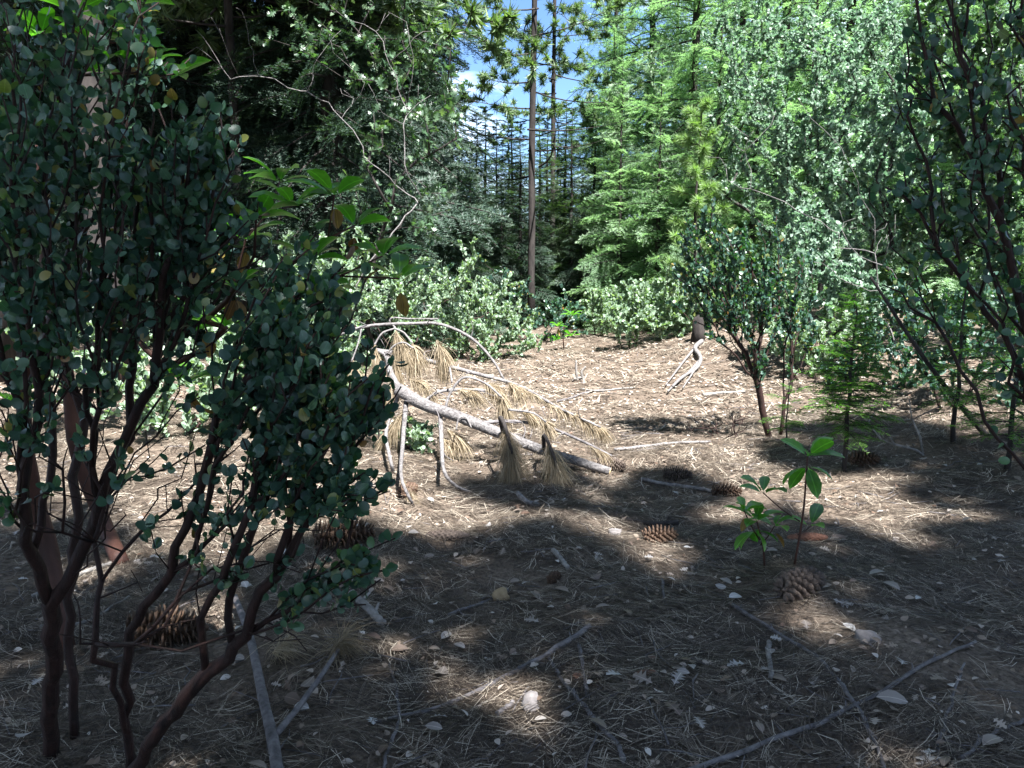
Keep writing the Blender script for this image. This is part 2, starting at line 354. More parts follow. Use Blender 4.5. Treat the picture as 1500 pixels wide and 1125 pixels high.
# individual fallen leaves, nearest ground
dry_me = MB(); dry_me.add(DRY[0], DRY[1]); dry_me = dry_me.mesh('dry_leaf', M_dryleaf)
oak_me = MB(); oak_me.add(OAK[0], OAK[1]); oak_me = oak_me.mesh('dry_oak_leaf', M_dryleaf)
def put_leaf(kind, x, y, s):
    p, R = lying(1, np.array([x]), np.array([y]), .018, .28)
    me, nm, lb, gr = ((oak_me, 'dry_oak_leaf', 'pale dry oak leaf with pointed lobes lying on the needle litter', 'fallen oak leaves'),
                      (dry_me, 'dry_oval_leaf', 'curled dry oval leaf lying on the needle litter', 'fallen oval leaves'))[kind]
    o = bpy.data.objects.new(nm, me); COL.objects.link(o); o.matrix_local = mat4(R[0], p[0], s)
    tag(o, lb, 'leaf', gr)
for px, py, k, s in ((570, 962, 1, .085), (582, 958, 1, .07), (645, 945, 1, .08), (652, 985, 1, .11), (683, 962, 1, .07), (725, 968, 0, .07), (545, 860, 1, .07), (560, 868, 1, .08),
                     (915, 1000, 0, .09), (960, 1015, 0, .10), (985, 1018, 0, .09), (885, 998, 0, .075), (835, 968, 0, .09), (1000, 1065, 0, .10), (1015, 1062, 0, .08),
                     (1357, 808, 0, .12), (1320, 985, 0, .11), (1395, 1008, 0, .11), (1400, 908, 0, .10), (1470, 1090, 1, .11), (1360, 1105, 0, .13), (1065, 885, 1, .09),
                     (1155, 1012, 1, .09), (1185, 1015, 1, .09), (1215, 885, 0, .11), (1290, 860, 1, .11), (1270, 850, 1, .10), (1300, 905, 1, .09), (1335, 1040, 1, .13), (1215, 875, 1, .06),
                     (775, 875, 1, .09), (810, 870, 1, .09), (1010, 985, 0, .08), (1090, 985, 0, .08), (1025, 845, 0, .10), (1020, 985, 0, .09), (660, 1060, 0, .08), (745, 862, 1, .07),
                     (415, 1030, 1, .09), (430, 1045, 1, .08), (440, 1020, 1, .09), (40, 955, 1, .08), (250, 860, 1, .06), (20, 1090, 1, .08), (310, 840, 1, .08)):
    q = gnd(px, py); put_leaf(k, q[0], q[1], s * .78)
x, y = view_pts(230, 1.95, 6.0, .9, .98)
for k in range(230): put_leaf(int(rng.random() < .68), x[k], y[k], rng.uniform(.035, .07))

# ------------------------------------------------------------------ sticks
def smooth_path(P, n):
    P = np.asarray(P, float); d = np.concatenate([[0], np.cumsum(np.linalg.norm(np.diff(P, axis=0), axis=1))]); d /= d[-1]
    t = np.linspace(0, 1, n); out = np.zeros((n, 3))
    # Catmull-Rom through the points
    Q = np.vstack([2 * P[0] - P[1], P, 2 * P[-1] - P[-2]])
    for k, tt in enumerate(t):
        i = min(int(np.searchsorted(d, tt, 'right')) - 1, len(P) - 2); u = (tt - d[i]) / (d[i + 1] - d[i] + 1e-9)
        p0, p1, p2, p3 = Q[i], Q[i + 1], Q[i + 2], Q[i + 3]
        out[k] = .5 * (2 * p1 + (p2 - p0) * u + (2 * p0 - 5 * p1 + 4 * p2 - p3) * u * u + (3 * p1 - p0 - 3 * p2 + p3) * u ** 3)
    return out
def stick(pix, r0, r1, label, name='fallen_stick', mat=M_stick, lift=.0, cat='stick', group=None, wob=.0025, seg=7, knots=True):
    P = [gnd(px, py) for px, py in pix]
    P = smooth_path(P, max(8, 5 * len(P))); base = P[len(P) // 2].copy()
    P[:, :2] += rng.normal(0, wob, (len(P), 2)); P[:, 2] = H(P[:, 0], P[:, 1])
    R = np.linspace(r0, r1, len(P)) * rng.uniform(.9, 1.12, len(P)); P[:, 2] = np.convolve(np.pad(P[:, 2], 2, 'edge'), np.ones(5) / 5, 'valid') + R * .8 + .006 + lift
    m = MB(); m.tube(P - base, R, seg, rough=.10)
    if knots:
        for k in range(len(P) // 6):
            i = rng.integers(1, len(P) - 1); d = nrm(rng.normal(size=3) + np.array([0, 0, .8])); m.tube(np.array([P[i] - base, P[i] - base + d * R[i] * rng.uniform(2, 4)]), [R[i] * .5, R[i] * .25], 5)
    o = m.build(name, mat, loc=base); tag(o, label, cat, group); return o
stick([(552, 1060), (640, 1045), (720, 1008), (800, 968), (865, 922)], .006, .012, 'long curved bare grey stick with a pale thick end')
stick([(1072, 892), (1150, 940), (1215, 990), (1255, 1045), (1285, 1110), (1300, 1160)], .009, .006, 'slender stick bending away from the large weathered pine cone')
stick([(1010, 1140), (1130, 1095), (1260, 1040), (1350, 980), (1430, 945)], .010, .006, 'dark straight stick crossing under the slender bent one')
stick([(1370, 1130), (1382, 1070), (1400, 1010), (1412, 975)], .006, .004, 'thin pale twig beside a lobed oak leaf')
stick([(1410, 1120), (1445, 1085), (1500, 1062), (1560, 1050)], .007, .005, 'smooth grey twig next to a broad square-ended leaf')
stick([(805, 970), (830, 1010), (870, 1060), (905, 1100), (915, 1130)], .006, .009, 'forked dark twig running down from the long curved stick')
stick([(848, 950), (855, 990), (860, 1030)], .008, .007, 'short stubby grey stick beside a brown pebble')
stick([(730, 1052), (752, 1036)], .010, .009, 'short pale stub of wood against the grey rock', knots=False)
stick([(570, 975), (580, 1020), (585, 1060), (560, 1140)], .005, .006, 'thin brown twig passing below the long curved stick')
stick([(940, 706), (1000, 716), (1060, 726)], .014, .010, 'bleached stick lying between two pine cones', mat=M_greybark)
stick([(910, 765), (950, 772), (992, 772)], .013, .016, 'dark brown stick lying just above an open pine cone', mat=M_pinebark)
stick([(810, 812), (820, 824), (832, 838)], .014, .011, 'short bleached wood chip on the brown needles', mat=M_deadwood, knots=False)
stick([(515, 878), (540, 900), (562, 922)], .020, .016, 'pale splintered bit of wood beneath the manzanita leaves', mat=M_deadwood)
stick([(655, 905), (700, 890), (745, 868)], .008, .006, 'crooked grey twig leading to a yellow leaf')
stick([(970, 855), (972, 885)], .008, .006, 'stubby twig standing out on a sunny patch of needles', knots=False)
stick([(1126, 945), (1128, 1005)], .010, .009, 'short pale split stick under a spray of dry leaves', mat=M_deadwood, knots=False)
stick([(900, 662), (960, 655), (1040, 650)], .015, .011, 'long half buried grey stick on the sunlit needles', mat=M_greybark)
stick([(1030, 582), (1060, 578), (1092, 576)], .022, .014, 'bleached chunk of branch at the foot of the sandy mound', mat=M_deadwood)
stick([(815, 590), (850, 580), (885, 572)], .014, .010, 'thin dark branch lying on the bright leaf litter')
stick([(850, 572), (880, 575), (930, 570)], .012, .010, 'pale twig lying behind the thin dark branch', mat=M_deadwood)
stick([(50, 880), (110, 850), (175, 825)], .013, .010, 'pale bare branch on the ground under the manzanita', mat=M_deadwood)
stick([(60, 925), (110, 920), (150, 905), (190, 878)], .008, .006, 'curved pale twig beside a dark cone under manzanita', mat=M_deadwood)
# near left forked branch with grey scaly bark
th = thing('forked_pine_branch', 'grey forked pine branch on the ground, flecked with sun', 'branch', gnd(400, 1095))
b = np.array(th.location)
def bpart(name, pts, r0, r1, mat, parent, base, n=None, seg=8, rough=.08):
    P = smooth_path(pts, n or max(6, 5 * len(pts))); m = MB(); m.tube(P - base, np.linspace(r0, r1, len(P)), seg, rough=rough); return m.build(name, mat, parent)
def gz(px, py, z): q = gnd(px, py); q[2] += z; return q
bpart('trunk', [gz(412, 1180, .03), gz(400, 1100, .035), gz(384, 1030, .045), gz(368, 960, .06), gz(345, 900, .08)], .019, .013, M_stick, th, b)
bpart('branch', [gz(405, 1095, .04), gz(440, 1055, .05), gz(475, 1010, .06), gz(505, 965, .07)], .011, .007, M_stick, th, b)

# ------------------------------------------------------------------ rocks
def rock(px, py, s, label, mat=M_rock):
    q = gnd(px, py); m = MB(); nu, nv = 12, 8; V = []; F = []
    ph = rng.uniform(0, 6.28, 6)
    for j in range(nv + 1):
        for i in range(nu):
            u, v = 2 * math.pi * i / nu, math.pi * j / nv
            d = np.array([math.sin(v) * math.cos(u), math.sin(v) * math.sin(u), math.cos(v)])
            r = 1 + .16 * math.sin(3 * d[0] + ph[0]) + .14 * math.sin(4 * d[1] + ph[1]) + .10 * math.sin(6 * d[2] + ph[2] + 3 * d[0])
            d = np.sign(d) * np.abs(d) ** .75
            V.append(d * r * np.array(s))
    for j in range(nv):
        for i in range(nu): F.append((j * nu + i, (j + 1) * nu + i, (j + 1) * nu + (i + 1) % nu, j * nu + (i + 1) % nu))
    m.add(V, F); o = m.build('rock', mat, loc=(q[0], q[1], q[2] + s[2] * .35)); o.rotation_euler[2] = rng.uniform(0, 3); tag(o, label, 'rock')
rock(778, 1040, (.045, .038, .026), 'pale grey angular rock next to a short wood stub')
rock(845, 995, (.018, .016, .014), 'small brown pebble near the stubby grey stick', M_conered)
rock(735, 880, (.045, .035, .03), 'rounded ochre lump half covered by dry needles', M_ochre)
rock(1268, 940, (.045, .04, .024), 'bluish grey lumpy rock among dead leaves')
rock(900, 783, (.035, .03, .022), 'small pinkish stone left of the open brown cone')

# ------------------------------------------------------------------ pine cones
def scale_t():
    V = [(-.10, 0, -.05), (.10, 0, -.05), (-.34, .62, -.03), (.34, .62, -.03), (-.26, .92, .05), (.26, .92, .05), (0, 1.10, .16),
         (-.28, .62, .10), (.28, .62, .10), (-.08, 0, .05), (.08, 0, .05)]
    F = [(0, 1, 3, 2), (2, 3, 5, 4), (4, 5, 6), (9, 7, 8, 10), (7, 4, 6), (7, 6, 8), (8, 6, 5), (0, 2, 7, 9), (2, 4, 7), (1, 10, 8, 3), (3, 8, 5)]
    return np.array(V, float), F
SCALE = scale_t()
def cone_meshes(name, L_, r, n, open_, mat):
    core = MB(); zs = np.linspace(-.5, .5, 10)
    prof = np.sin(np.pi * np.clip((zs + .56) / 1.12, 0, 1)) ** .6
    core.tube(np.stack([zs * L_, 0 * zs, 0 * zs], 1), prof * r * (.32 if open_ > .4 else .8), 9)
    m = MB(); k = np.arange(n); t = (k + .5) / n; an = k * 2.39996
    x = (t - .5) * L_ * .96; pr = np.sin(np.pi * np.clip(t * .86 + .12, 0, 1)) ** .65
    rad = np.stack([0 * an, np.cos(an), np.sin(an)], 1); ax = np.array([1., 0, 0])
    out_ = open_ * (1 - .45 * t)
    d = nrm(rad * out_[:, None] + ax * (1.0 - out_)[:, None] * .9)
    p = np.stack([x, 0 * x, 0 * x], 1) + rad * (r * pr * .40)[:, None] - ax * (L_ * .03)
    hint = -ax + rad * .2 + 0 * d
    if open_ < .4: hint = rad + 0 * d; p = np.stack([x, 0 * x, 0 * x], 1) + rad * (r * pr * .72)[:, None]
    m.cloud(SCALE, p, frames(d, hint), r * (.45 + .42 * pr) * rng.uniform(.85, 1.1, n) * (1 if open_ > .4 else .55), rng.random(n))
    return core.mesh(name + '_core', mat), m.mesh(name + '_scales', mat, smooth=False)
CM = {'open': cone_meshes('open_cone', .25, .062, 95, .92, M_cone), 'grey': cone_meshes('grey_cone', .25, .060, 105, .88, M_conegrey),
      'closed': cone_meshes('closed_cone', .20, .030, 170, .25, M_conered), 'dull': cone_meshes('dull_cone', .20, .032, 150, .3, M_conegrey)}
def cone(px, py, kind, s, yaw, label, tilt=0.0):
    q = gnd(px, py); r = {'open': .062, 'grey': .06, 'closed': .03, 'dull': .02}[kind] * s
    t = thing('pine_cone', label, 'pine cone', (q[0], q[1], q[2] + r * .78))
    t.rotation_euler = (rng.uniform(0, 6.28), tilt, yaw); t.scale = (s, s, s)
    for nm, me in zip(('core', 'scales'), CM[kind]):
        o = bpy.data.objects.new(nm, me); COL.objects.link(o); o.parent = t
        if nm == 'scales': o['kind'] = 'stuff'
cone(1172, 872, 'grey', 1.0, .6, 'big weathered grey brown pine cone at the foot of the green seedling')
cone(966, 795, 'open', .75, .25, 'open brown pine cone below a dark brown stick')
cone(992, 703, 'grey', .80, -.35, 'open grey pine cone behind the bleached stick')
cone(895, 690, 'grey', .85, -.35, 'dark bristly pine cone touching the cut end of the fallen log')
cone(1064, 727, 'open', .75, -.2, 'brown pine cone lying at the end of the bleached stick')
cone(1182, 795, 'closed', 1.1, 0.05, 'narrow reddish closed pine cone behind the seedling stem')
cone(505, 800, 'open', 1.25, .2, 'huge dark open cone beneath the rounded manzanita')
cone(245, 945, 'open', 1.2, .1, 'dark cone lying under tangled manzanita stems')
cone(655, 790, 'dull', 1.2, .0, 'dull flattened cone half sunk in shaded needles')
cone(945, 990, 'closed', .42, .2, 'tiny brown cone beside lobed oak leaves')
cone(812, 852, 'open', .35, 1.0, 'tiny open cone with a pinkish patch of needles beside it')
cone(598, 728, 'open', .7, 1.2, 'dark cone tucked under the left end of the fallen pine top')
cone(1265, 682, 'open', .9, .1, 'dark cone near the trunk of the bright fir sapling')

# ------------------------------------------------------------------ woody skeleton: tips joined to a base by short, direct paths
def skeleton(base_pts, tips, step, alpha=.45, jit=.12, lift=.15):
    N_ = [np.asarray(p, float) for p in base_pts]; par = [-1] * len(N_); pl = [0.] * len(N_); root = list(range(len(N_)))
    tips = tips[np.argsort(np.min([np.linalg.norm(tips - p, axis=1) for p in N_], axis=0))]
    cap_ = len(N_) + 400 * len(tips); A = np.zeros((cap_, 3)); D = np.zeros(cap_); A[:len(N_)] = N_; n = len(N_)
    tipn = []
    for t in tips:
        d = np.linalg.norm(A[:n] - t, axis=1); up = np.clip(A[:n, 2] - t[2], 0, None)
        c = d + alpha * D[:n] + 1.5 * up; i = int(np.argmin(c)); dist = d[i]; k = max(1, int(dist / step))
        a = A[i].copy(); prev = i
        side = rng.normal(0, 1, 3) * dist * .05
        for s in range(1, k + 1):
            u = s / k; q = a + (t - a) * u + side * math.sin(math.pi * u) + np.array([0, 0, lift * dist * math.sin(math.pi * u) * .5])
            if s < k: q = q + rng.normal(0, jit * step, 3)
            A[n] = q; D[n] = D[prev] + np.linalg.norm(q - A[prev]); par.append(prev); root.append(root[prev]); prev = n; n += 1
        tipn.append(prev)
    return A[:n], np.array(par), np.array(tipn), np.array(root)
def radii(par, tipn, r0, p=.5, base_r=None):
    cnt = np.zeros(len(par)); cnt[tipn] = 1
    for i in range(len(par) - 1, -1, -1):
        if par[i] >= 0: cnt[par[i]] += cnt[i]
    return r0 * np.maximum(cnt, 1) ** p
def wood(A, par, R, root, seg=6, rmin=0.0):
    ch = [[] for _ in par]
    for i, p in enumerate(par):
        if p >= 0: ch[p].append(i)
    out = {}
    st = [(i, -1) for i in range(len(par)) if par[i] < 0]
    while st:
        i, p = st.pop(); chain = ([p] if p >= 0 else []) + [i]; cur = i
        while ch[cur]:
            c = sorted(ch[cur], key=lambda k: -R[k]); st += [(k, cur) for k in c[1:]]; cur = c[0]; chain.append(cur)
        if len(chain) < 2: continue
        rr = R[chain].copy()
        if p >= 0: rr[0] = rr[1]
        if rr.max() < rmin: continue
        out.setdefault(root[i], MB()).tube(A[chain], rr, 4 if rr.max() < .004 else (seg if rr.max() < .03 else seg + 3), cap=True)
    return out
def blob_pts(blobs, hollow=.45, wild=.0):
    out = []
    for c, r, n in blobs:
        if wild:
            k = max(1, int(n * wild)); r_ = np.broadcast_to(np.asarray(r, float), (3,)); d = nrm(rdir(k) + np.array([0, 0, .35])); out.append(np.asarray(c) + d * r_ * rng.uniform(1.05, 1.55, (k, 1)))
        r = np.broadcast_to(np.asarray(r, float), (3,)); d = rdir(n); rr = (hollow + (1 - hollow) * rng.random(n)) ** .6
        out.append(np.asarray(c) + d * rr[:, None] * r)
    return np.concatenate(out)
def leaves_on(A, par, tipn, per, back, spread, up, size, tips_only=True):
    pos = []; dr = []
    for t in tipn:
        p = par[t]; d = nrm(A[t] - A[p]) if p >= 0 else np.array([0, 0, 1.])
        L_ = min(back, np.linalg.norm(A[t] - A[p]) * 3 if p >= 0 else back)
        n = max(2, int(per * rng.uniform(.6, 1.4)))
        u = rng.random(n) ** 1.3
        pos.append(A[t] - d * (u * L_)[:, None] + rng.normal(0, .006, (n, 3)))
        a = rdir(n); dr.append(nrm(d * .55 + a * spread + np.array([0, 0, up])))
    return np.concatenate(pos), np.concatenate(dr)
def in_view(P):
    c, s = math.cos(PITCH), math.sin(PITCH)
    dep = P[:, 1] * c - (P[:, 2] - CAMZ) * s; upv = P[:, 1] * s + (P[:, 2] - CAMZ) * c
    u = P[:, 0] / np.maximum(dep, .01) * F_PX + CX; v = CY - upv / np.maximum(dep, .01) * F_PX
    return (dep > .2) & (u > -10) & (u < 1510) & (v > -10) & (v < 1135), dep, u, v
LEAFME = {}
def leaf_mesh(key, tmpl, mat):
    if key not in LEAFME:
        m = MB(); m.add(tmpl[0], tmpl[1]); LEAFME[key] = m.mesh(key, mat)
    return LEAFME[key]
def shrub(name, label, cat, base_pts, tips, tmpl, size, mat_s, mat_o=None, n_obj=0, bark=M_redbark, per=9, back=.14, spread=.8, up=.35,
          step=.07, r0=.0018, pw=.5, group=None, stem='stem', leaf='leaf', alpha=.45, fol='foliage', seg=6, extra=None):
    base = np.asarray(base_pts[0], float); th = thing(name, label, cat, base, group)
    A, par, tipn, root = skeleton(base_pts, tips, step, alpha)
    R = radii(par, tipn, r0, pw)
    for k, mb in wood(A - base, par, R, root, seg).items(): mb.build(stem, bark, th)
    if per > 0:
        P, D = leaves_on(A, par, tipn, per, back, spread, up, size)
        hint = rdir(len(P)) + np.array([0, 0, .15]); Rm = frames(D, hint); S = size * (.5 + .75 * rng.random(len(P)) ** .7); T = rng.random(len(P))
        sel = np.zeros(len(P), bool)
        if n_obj:
            vis, dep, u, v = in_view(P); sc_ = np.where(vis, S / dep, 0); idx = np.argsort(-sc_)[:n_obj]; idx = idx[sc_[idx] > 0]; sel[idx] = True
            mes = [leaf_mesh('%s_leaf_%d' % (name, q_), t_, mat_o) for q_, t_ in enumerate((tmpl, ROUND_B, ROUND_C))]
            for i in np.nonzero(sel)[0]: link(leaf, mes[int(rng.integers(3))], th, mat4(Rm[i], P[i] - base, S[i]))
        m = MB(); r = ~sel; m.cloud(tmpl, P[r] - base, Rm[r], S[r], T[r])
        m.build(fol, mat_s, th, kind='stuff')
    return th
def B(px, py, y, rpx, n, fy=1.0):
    """foliage blob seen at a pixel, at depth y, with a pixel radius (or x,y pair)"""
    c = at(px, py, y); k = y / F_PX; rx, rz = (rpx if isinstance(rpx, tuple) else (rpx, rpx))
    return (c, (rx * k, (rx + rz) * .5 * k * fy, rz * k), n)

# --- near manzanitas on the left
bA = [gnd(*q_) for q_ in ((40, 1090), (75, 1110), (-40, 1060), (10, 1120), (110, 1085), (20, 1060), (-15, 1100))]
tips = blob_pts([B(50, 120, 2.0, (110, 110), 90), B(190, 250, 2.0, (110, 90), 90), B(285, 235, 1.9, (60, 80), 50), B(90, 420, 1.85, (120, 100), 80), B(250, 390, 2.0, (90, 80), 56),
                 B(20, 270, 1.8, (90, 110), 60), B(165, 60, 2.2, (90, 80), 44), B(180, 520, 1.9, (130, 60), 24), B(60, 600, 1.8, (90, 50), 12), B(300, 330, 1.95, (60, 70), 40), B(30, 720, 1.8, (60, 60), 4),
                 B(200, 660, 1.8, (110, 60), 6), B(200, 330, 2.4, (140, 120), 60)], .1, .2)
shrub('manzanita', 'tall dark blue-green manzanita with crowded round leaves and tangled stems', 'manzanita', bA, tips, ROUND, .027, M_manz_s, M_manz, 300, per=8, r0=.0018, pw=.40, step=.06, alpha=.85)
bB = [gnd(*q_) for q_ in ((110, 1140), (60, 1150), (150, 1125), (20, 1130), (190, 1140))]
tips = blob_pts([B(440, 480, 1.85, (90, 90), 90), B(400, 590, 1.8, (75, 85), 66), B(480, 590, 1.85, (75, 90), 76), B(550, 600, 1.9, (45, 40), 18), B(465, 430, 1.9, (60, 35), 26),
                 B(550, 710, 1.9, (38, 30), 9), B(480, 700, 1.8, (65, 50), 30), B(530, 830, 1.85, (50, 45), 18), B(400, 700, 1.8, (60, 50), 16), B(350, 820, 1.8, (90, 50), 7), B(270, 740, 1.8, (80, 60), 6), B(450, 860, 1.85, (60, 40), 6)], .1, .2)
shrub('manzanita', 'rounded manzanita leaning out over the needles on dark slanting stems', 'manzanita', bB, tips, ROUND, .027, M_manz_s, M_manz, 300, per=10, r0=.0019, pw=.40, step=.06, alpha=.85)
shrub('bare_twigs', 'tangle of thin dark leafless stems below the manzanita leaves', 'twigs', [gnd(*q_) for q_ in ((-20, 1120), (60, 1090), (130, 1110), (200, 1130), (20, 1040))],
      blob_pts([B(120, 700, 1.9, (150, 120), 50), B(300, 700, 1.95, (130, 110), 44), B(60, 560, 1.9, (80, 120), 20), B(400, 800, 1.9, (110, 90), 26), B(200, 900, 1.8, (170, 70), 24), B(420, 930, 1.85, (80, 30), 8)], .1), DIA, .05, M_manz_s, per=0, r0=.0014, pw=.36, step=.07, alpha=.55)
# --- near right manzanita reaching in from the side
bR = [np.array([x_, y_, Hs(x_, y_)]) for x_, y_ in ((2.0, 2.2), (2.1, 2.0), (1.95, 1.9), (2.05, 2.1))]
tips = blob_pts([B(1430, 70, 1.93, (110, 80), 40), B(1350, 130, 1.93, (45, 40), 12), B(1345, 260, 2.00, (70, 40), 18), B(1400, 330, 1.93, (70, 50), 16), B(1470, 230, 1.85, (60, 80), 26), B(1330, 430, 2.08, (60, 40), 7), B(1460, 420, 1.93, (60, 60), 16),
                 B(1540, 200, 1.85, (60, 160), 20), B(1480, 560, 2.00, (40, 70), 8), B(1560, 450, 1.85, (70, 150), 20), B(1440, -60, 1.93, (130, 60), 20)], .2, .15)
shrub('manzanita', 'dark manzanita with drooping branches of oval leaves against bright oaks', 'manzanita', bR, tips, ROUND, .025, M_manz_s, M_manz, 260, per=5, r0=.0018, pw=.40, step=.06, alpha=.8)

# --- madrones: rosettes of long leaves
madr_me = leaf_mesh('madrone_leaf', OVAL, M_madr); madb_me = leaf_mesh('madrone_dead', DRY, M_brownleaf)
def rosette(th, base, p, n, size, up=.25, dead=0):
    a0 = rng.random() * 6.28
    for k in range(n):
        a = a0 + k * 2.4; e = up + .7 * (k / n) - .30
        d = np.array([math.cos(a) * math.cos(e), math.sin(a) * math.cos(e), math.sin(e)])
        link('leaf', madr_me, th, mat4(frames(d[None], np.array([[0, 0, 1.]]) + rng.normal(0, .25, (1, 3)))[0], p - base, size * rng.uniform(.75, 1.15)))
    for k in range(dead):
        d = nrm(np.array([rng.normal(0, .4), rng.normal(0, .4), -1.])); link('dead_leaf', madb_me, th, mat4(frames(d[None], rdir(1))[0], p - base - np.array([0, 0, .03]), size * rng.uniform(.5, .75)))
def madrone(label, trunk_pts, r0, r1, ros, size, name='madrone', cat='madrone', tw=.0026):
    base = np.asarray(trunk_pts[0], float); th = thing(name, label, cat, base)
    P = smooth_path(trunk_pts, 26); m = MB(); m.tube(P - base, np.linspace(r0, r1, len(P)), 10, rough=.06); m.build('trunk', M_madbark, th)
    if ros:
        tips = np.array([p for p, n, dd in ros]); nb = len(P)
        A, par, tipn, root = skeleton([P[nb // 2], P[int(nb * .7)], P[int(nb * .85)], P[-1]], tips, .08, .3, .10, -.1); R = radii(par, tipn, tw, .5)
        for k, mb in wood(A - base, par, R, root, 6).items(): mb.build('branch', M_madbark, th)
        for p, n, dd in ros: rosette(th, base, p, n, size, dead=dd)
    return th
madrone('red-barked madrone with bright long leaves showing above the dark manzanita', [gnd(95, 955), at(70, 800, 3.0), at(45, 700, 2.95), at(35, 580, 2.85), at(60, 480, 2.7), at(150, 430, 2.5)], .042, .010,
        [(at(490, 285, 2.15), 8, 2), (at(430, 300, 2.2), 8, 0), (at(375, 320, 2.1), 6, 0), (at(560, 375, 2.2), 7, 1), (at(585, 408, 2.15), 6, 2), (at(455, 380, 2.1), 7, 2), (at(470, 425, 2.1), 6, 1),
         (at(360, 350, 2.3), 6, 1), (at(345, 420, 2.2), 5, 2), (at(300, 470, 2.3), 6, 2), (at(520, 330, 2.3), 5, 2), (at(270, 560, 2.4), 5, 2), (at(330, 480, 2.4), 6, 1), (at(410, 265, 2.4), 6, 0)], .105)
madrone('madrone with leaf rosettes lit against the top of the dark manzanita', [gnd(-60, 930), at(-50, 600, 2.9), at(-20, 300, 2.8), at(40, 150, 2.7)], .045, .011,
        [(at(200, 65, 2.4), 8, 1), (at(215, 95, 2.3), 7, 0), (at(130, 60, 2.4), 6, 0), (at(120, 110, 2.3), 6, 1), (at(60, 50, 2.4), 7, 0), (at(250, 115, 2.4), 6, 0), (at(110, 20, 2.4), 6, 1), (at(205, 5, 2.5), 5, 1), (at(60, 170, 2.4), 6, 0), (at(20, 590, 2.2), 5, 2)], .10)
madrone('bare leaning reddish madrone trunk rising behind manzanita stems', [gnd(178, 830), at(150, 760, 4.0), at(112, 660, 3.95), at(100, 560, 3.9), at(70, 400, 3.8), at(60, 200, 3.7)], .042, .025, [], .1)
# seedlings
def seedling(label, base, top, sides, size, n, dead=0):
    th = thing('madrone_seedling', label, 'seedling', base)
    P = smooth_path([base, base * .5 + top * .5 + np.array([.012, 0, 0]), top], 10); m = MB(); m.tube(P - base, np.linspace(.006, .004, 10), 6); m.build('stem', M_madbark, th)
    rosette(th, base, top, n, size, .35); rosette(th, base, top - np.array([0, 0, .045]), 5, size * .95, -.75)
    for frac, tip, k in sides:
        a = base + (top - base) * frac; Q = smooth_path([a, (a + tip) * .5 + np.array([0, 0, -.008]), tip], 7); m = MB(); m.tube(Q - base, np.linspace(.004, .003, 7), 5); m.build('branch', M_madbark, th)
        rosette(th, base, tip, k, size * .9, .3, dead)
b1 = gnd(1163, 832); b2 = gnd(1120, 836)
seedling('tall madrone seedling with a fan of bright leaves above a large cone', b1, at(1183, 668, b1[1] + .02), [(.42, at(1118, 722, b1[1] - .05), 5), (.3, at(1188, 770, b1[1] + .08), 3)], .15, 6)
seedling('short bushy madrone seedling with drooping leaves beside a taller one', b2, at(1108, 762, b2[1]), [(.6, at(1090, 748, b2[1] - .02), 5), (.5, at(1135, 770, b2[1] + .03), 5)], .13, 6, 1)

# --- middle manzanita on the right with a fan of dark stems
bM = gnd(1135, 642); k = bM[1]
tips = blob_pts([B(1065, 375, k, (50, 60), 52), B(1010, 395, k + .1, (36, 65), 30), B(1095, 440, k, (65, 55), 50), B(1045, 450, k - .1, (45, 35), 20), B(1140, 390, k + .2, (45, 65), 28), B(1165, 460, k + .2, (36, 55), 18), B(1020, 335, k, (25, 25), 8), B(1110, 520, k, (40, 40), 8)], .1, .2)
shrub('manzanita', 'many-stemmed manzanita fanning up from bare ground beside the fir sapling', 'manzanita', [bM + np.array(q_) for q_ in ((0, 0, 0), (.06, .04, 0), (-.04, .03, 0), (.1, -.02, 0), (.03, .08, 0), (-.02, -.05, 0))], tips, ROUND_LO, .038, M_manz_s, per=25, r0=.0034, pw=.40, step=.10, back=.2, alpha=.85)

# --- sunlit whiteleaf manzanitas behind the fallen branch
def pale_bush(label, px, py, blobs, n=22, size=.040, mat=M_pale, name='whiteleaf_manzanita', dens=1.4):
    b = gnd(px, py); bl = [B(x_, y_, b[1] + dy, r, int(nn * dens), .9) for x_, y_, dy, r, nn in blobs]
    return shrub(name, label, 'manzanita', [b, b + np.array([.12, .05, 0]), b + np.array([-.1, .08, 0])], blob_pts(bl, .2, .15), ROUND_LO, size * 1.12, mat, per=int(n * 1.9), r0=.0030, pw=.4, step=.14, back=.24)
pale_bush('big rounded pale manzanita behind the fallen pine top', 700, 530, [(720, 475, 0, (60, 48), 60), (660, 480, .1, (50, 45), 40), (700, 430, .3, (60, 30), 30), (770, 490, .2, (35, 35), 20)])
pale_bush('silvery manzanita with upright leafy tips behind the arched dead branch', 590, 545, [(600, 440, 0, (50, 50), 44), (560, 420, .3, (45, 50), 30), (640, 410, .4, (50, 40), 26), (688, 385, .5, (14, 35), 10)])
pale_bush('pale manzanita showing between the dark leaves and dead needle tufts', 490, 570, [(490, 430, 0, (60, 70), 50), (440, 400, .2, (50, 60), 30), (520, 380, .4, (40, 50), 24), (520, 520, -.2, (40, 40), 16)])
pale_bush('pale manzanita closing the clearing behind the rounded bush', 420, 600, [(420, 520, 0, (70, 60), 50), (340, 560, .2, (70, 50), 36), (500, 560, -.2, (40, 40), 18)], 18, .040)
pale_bush('small pale manzanita growing under the fallen branch', 620, 665, [(615, 635, 0, (30, 25), 16), (520, 600, .2, (35, 35), 16)], 16, .034)
pale_bush('grey green manzanita at the far edge of the sunlit clearing', 880, 492, [(890, 450, 0, (34, 32), 40), (865, 435, .2, (25, 25), 14)], 22, .05)
pale_bush('bluish manzanita standing on one thin reddish trunk', 922, 512, [(920, 462, 0, (34, 30), 40), (925, 435, .2, (30, 25), 14)], 22, .05)
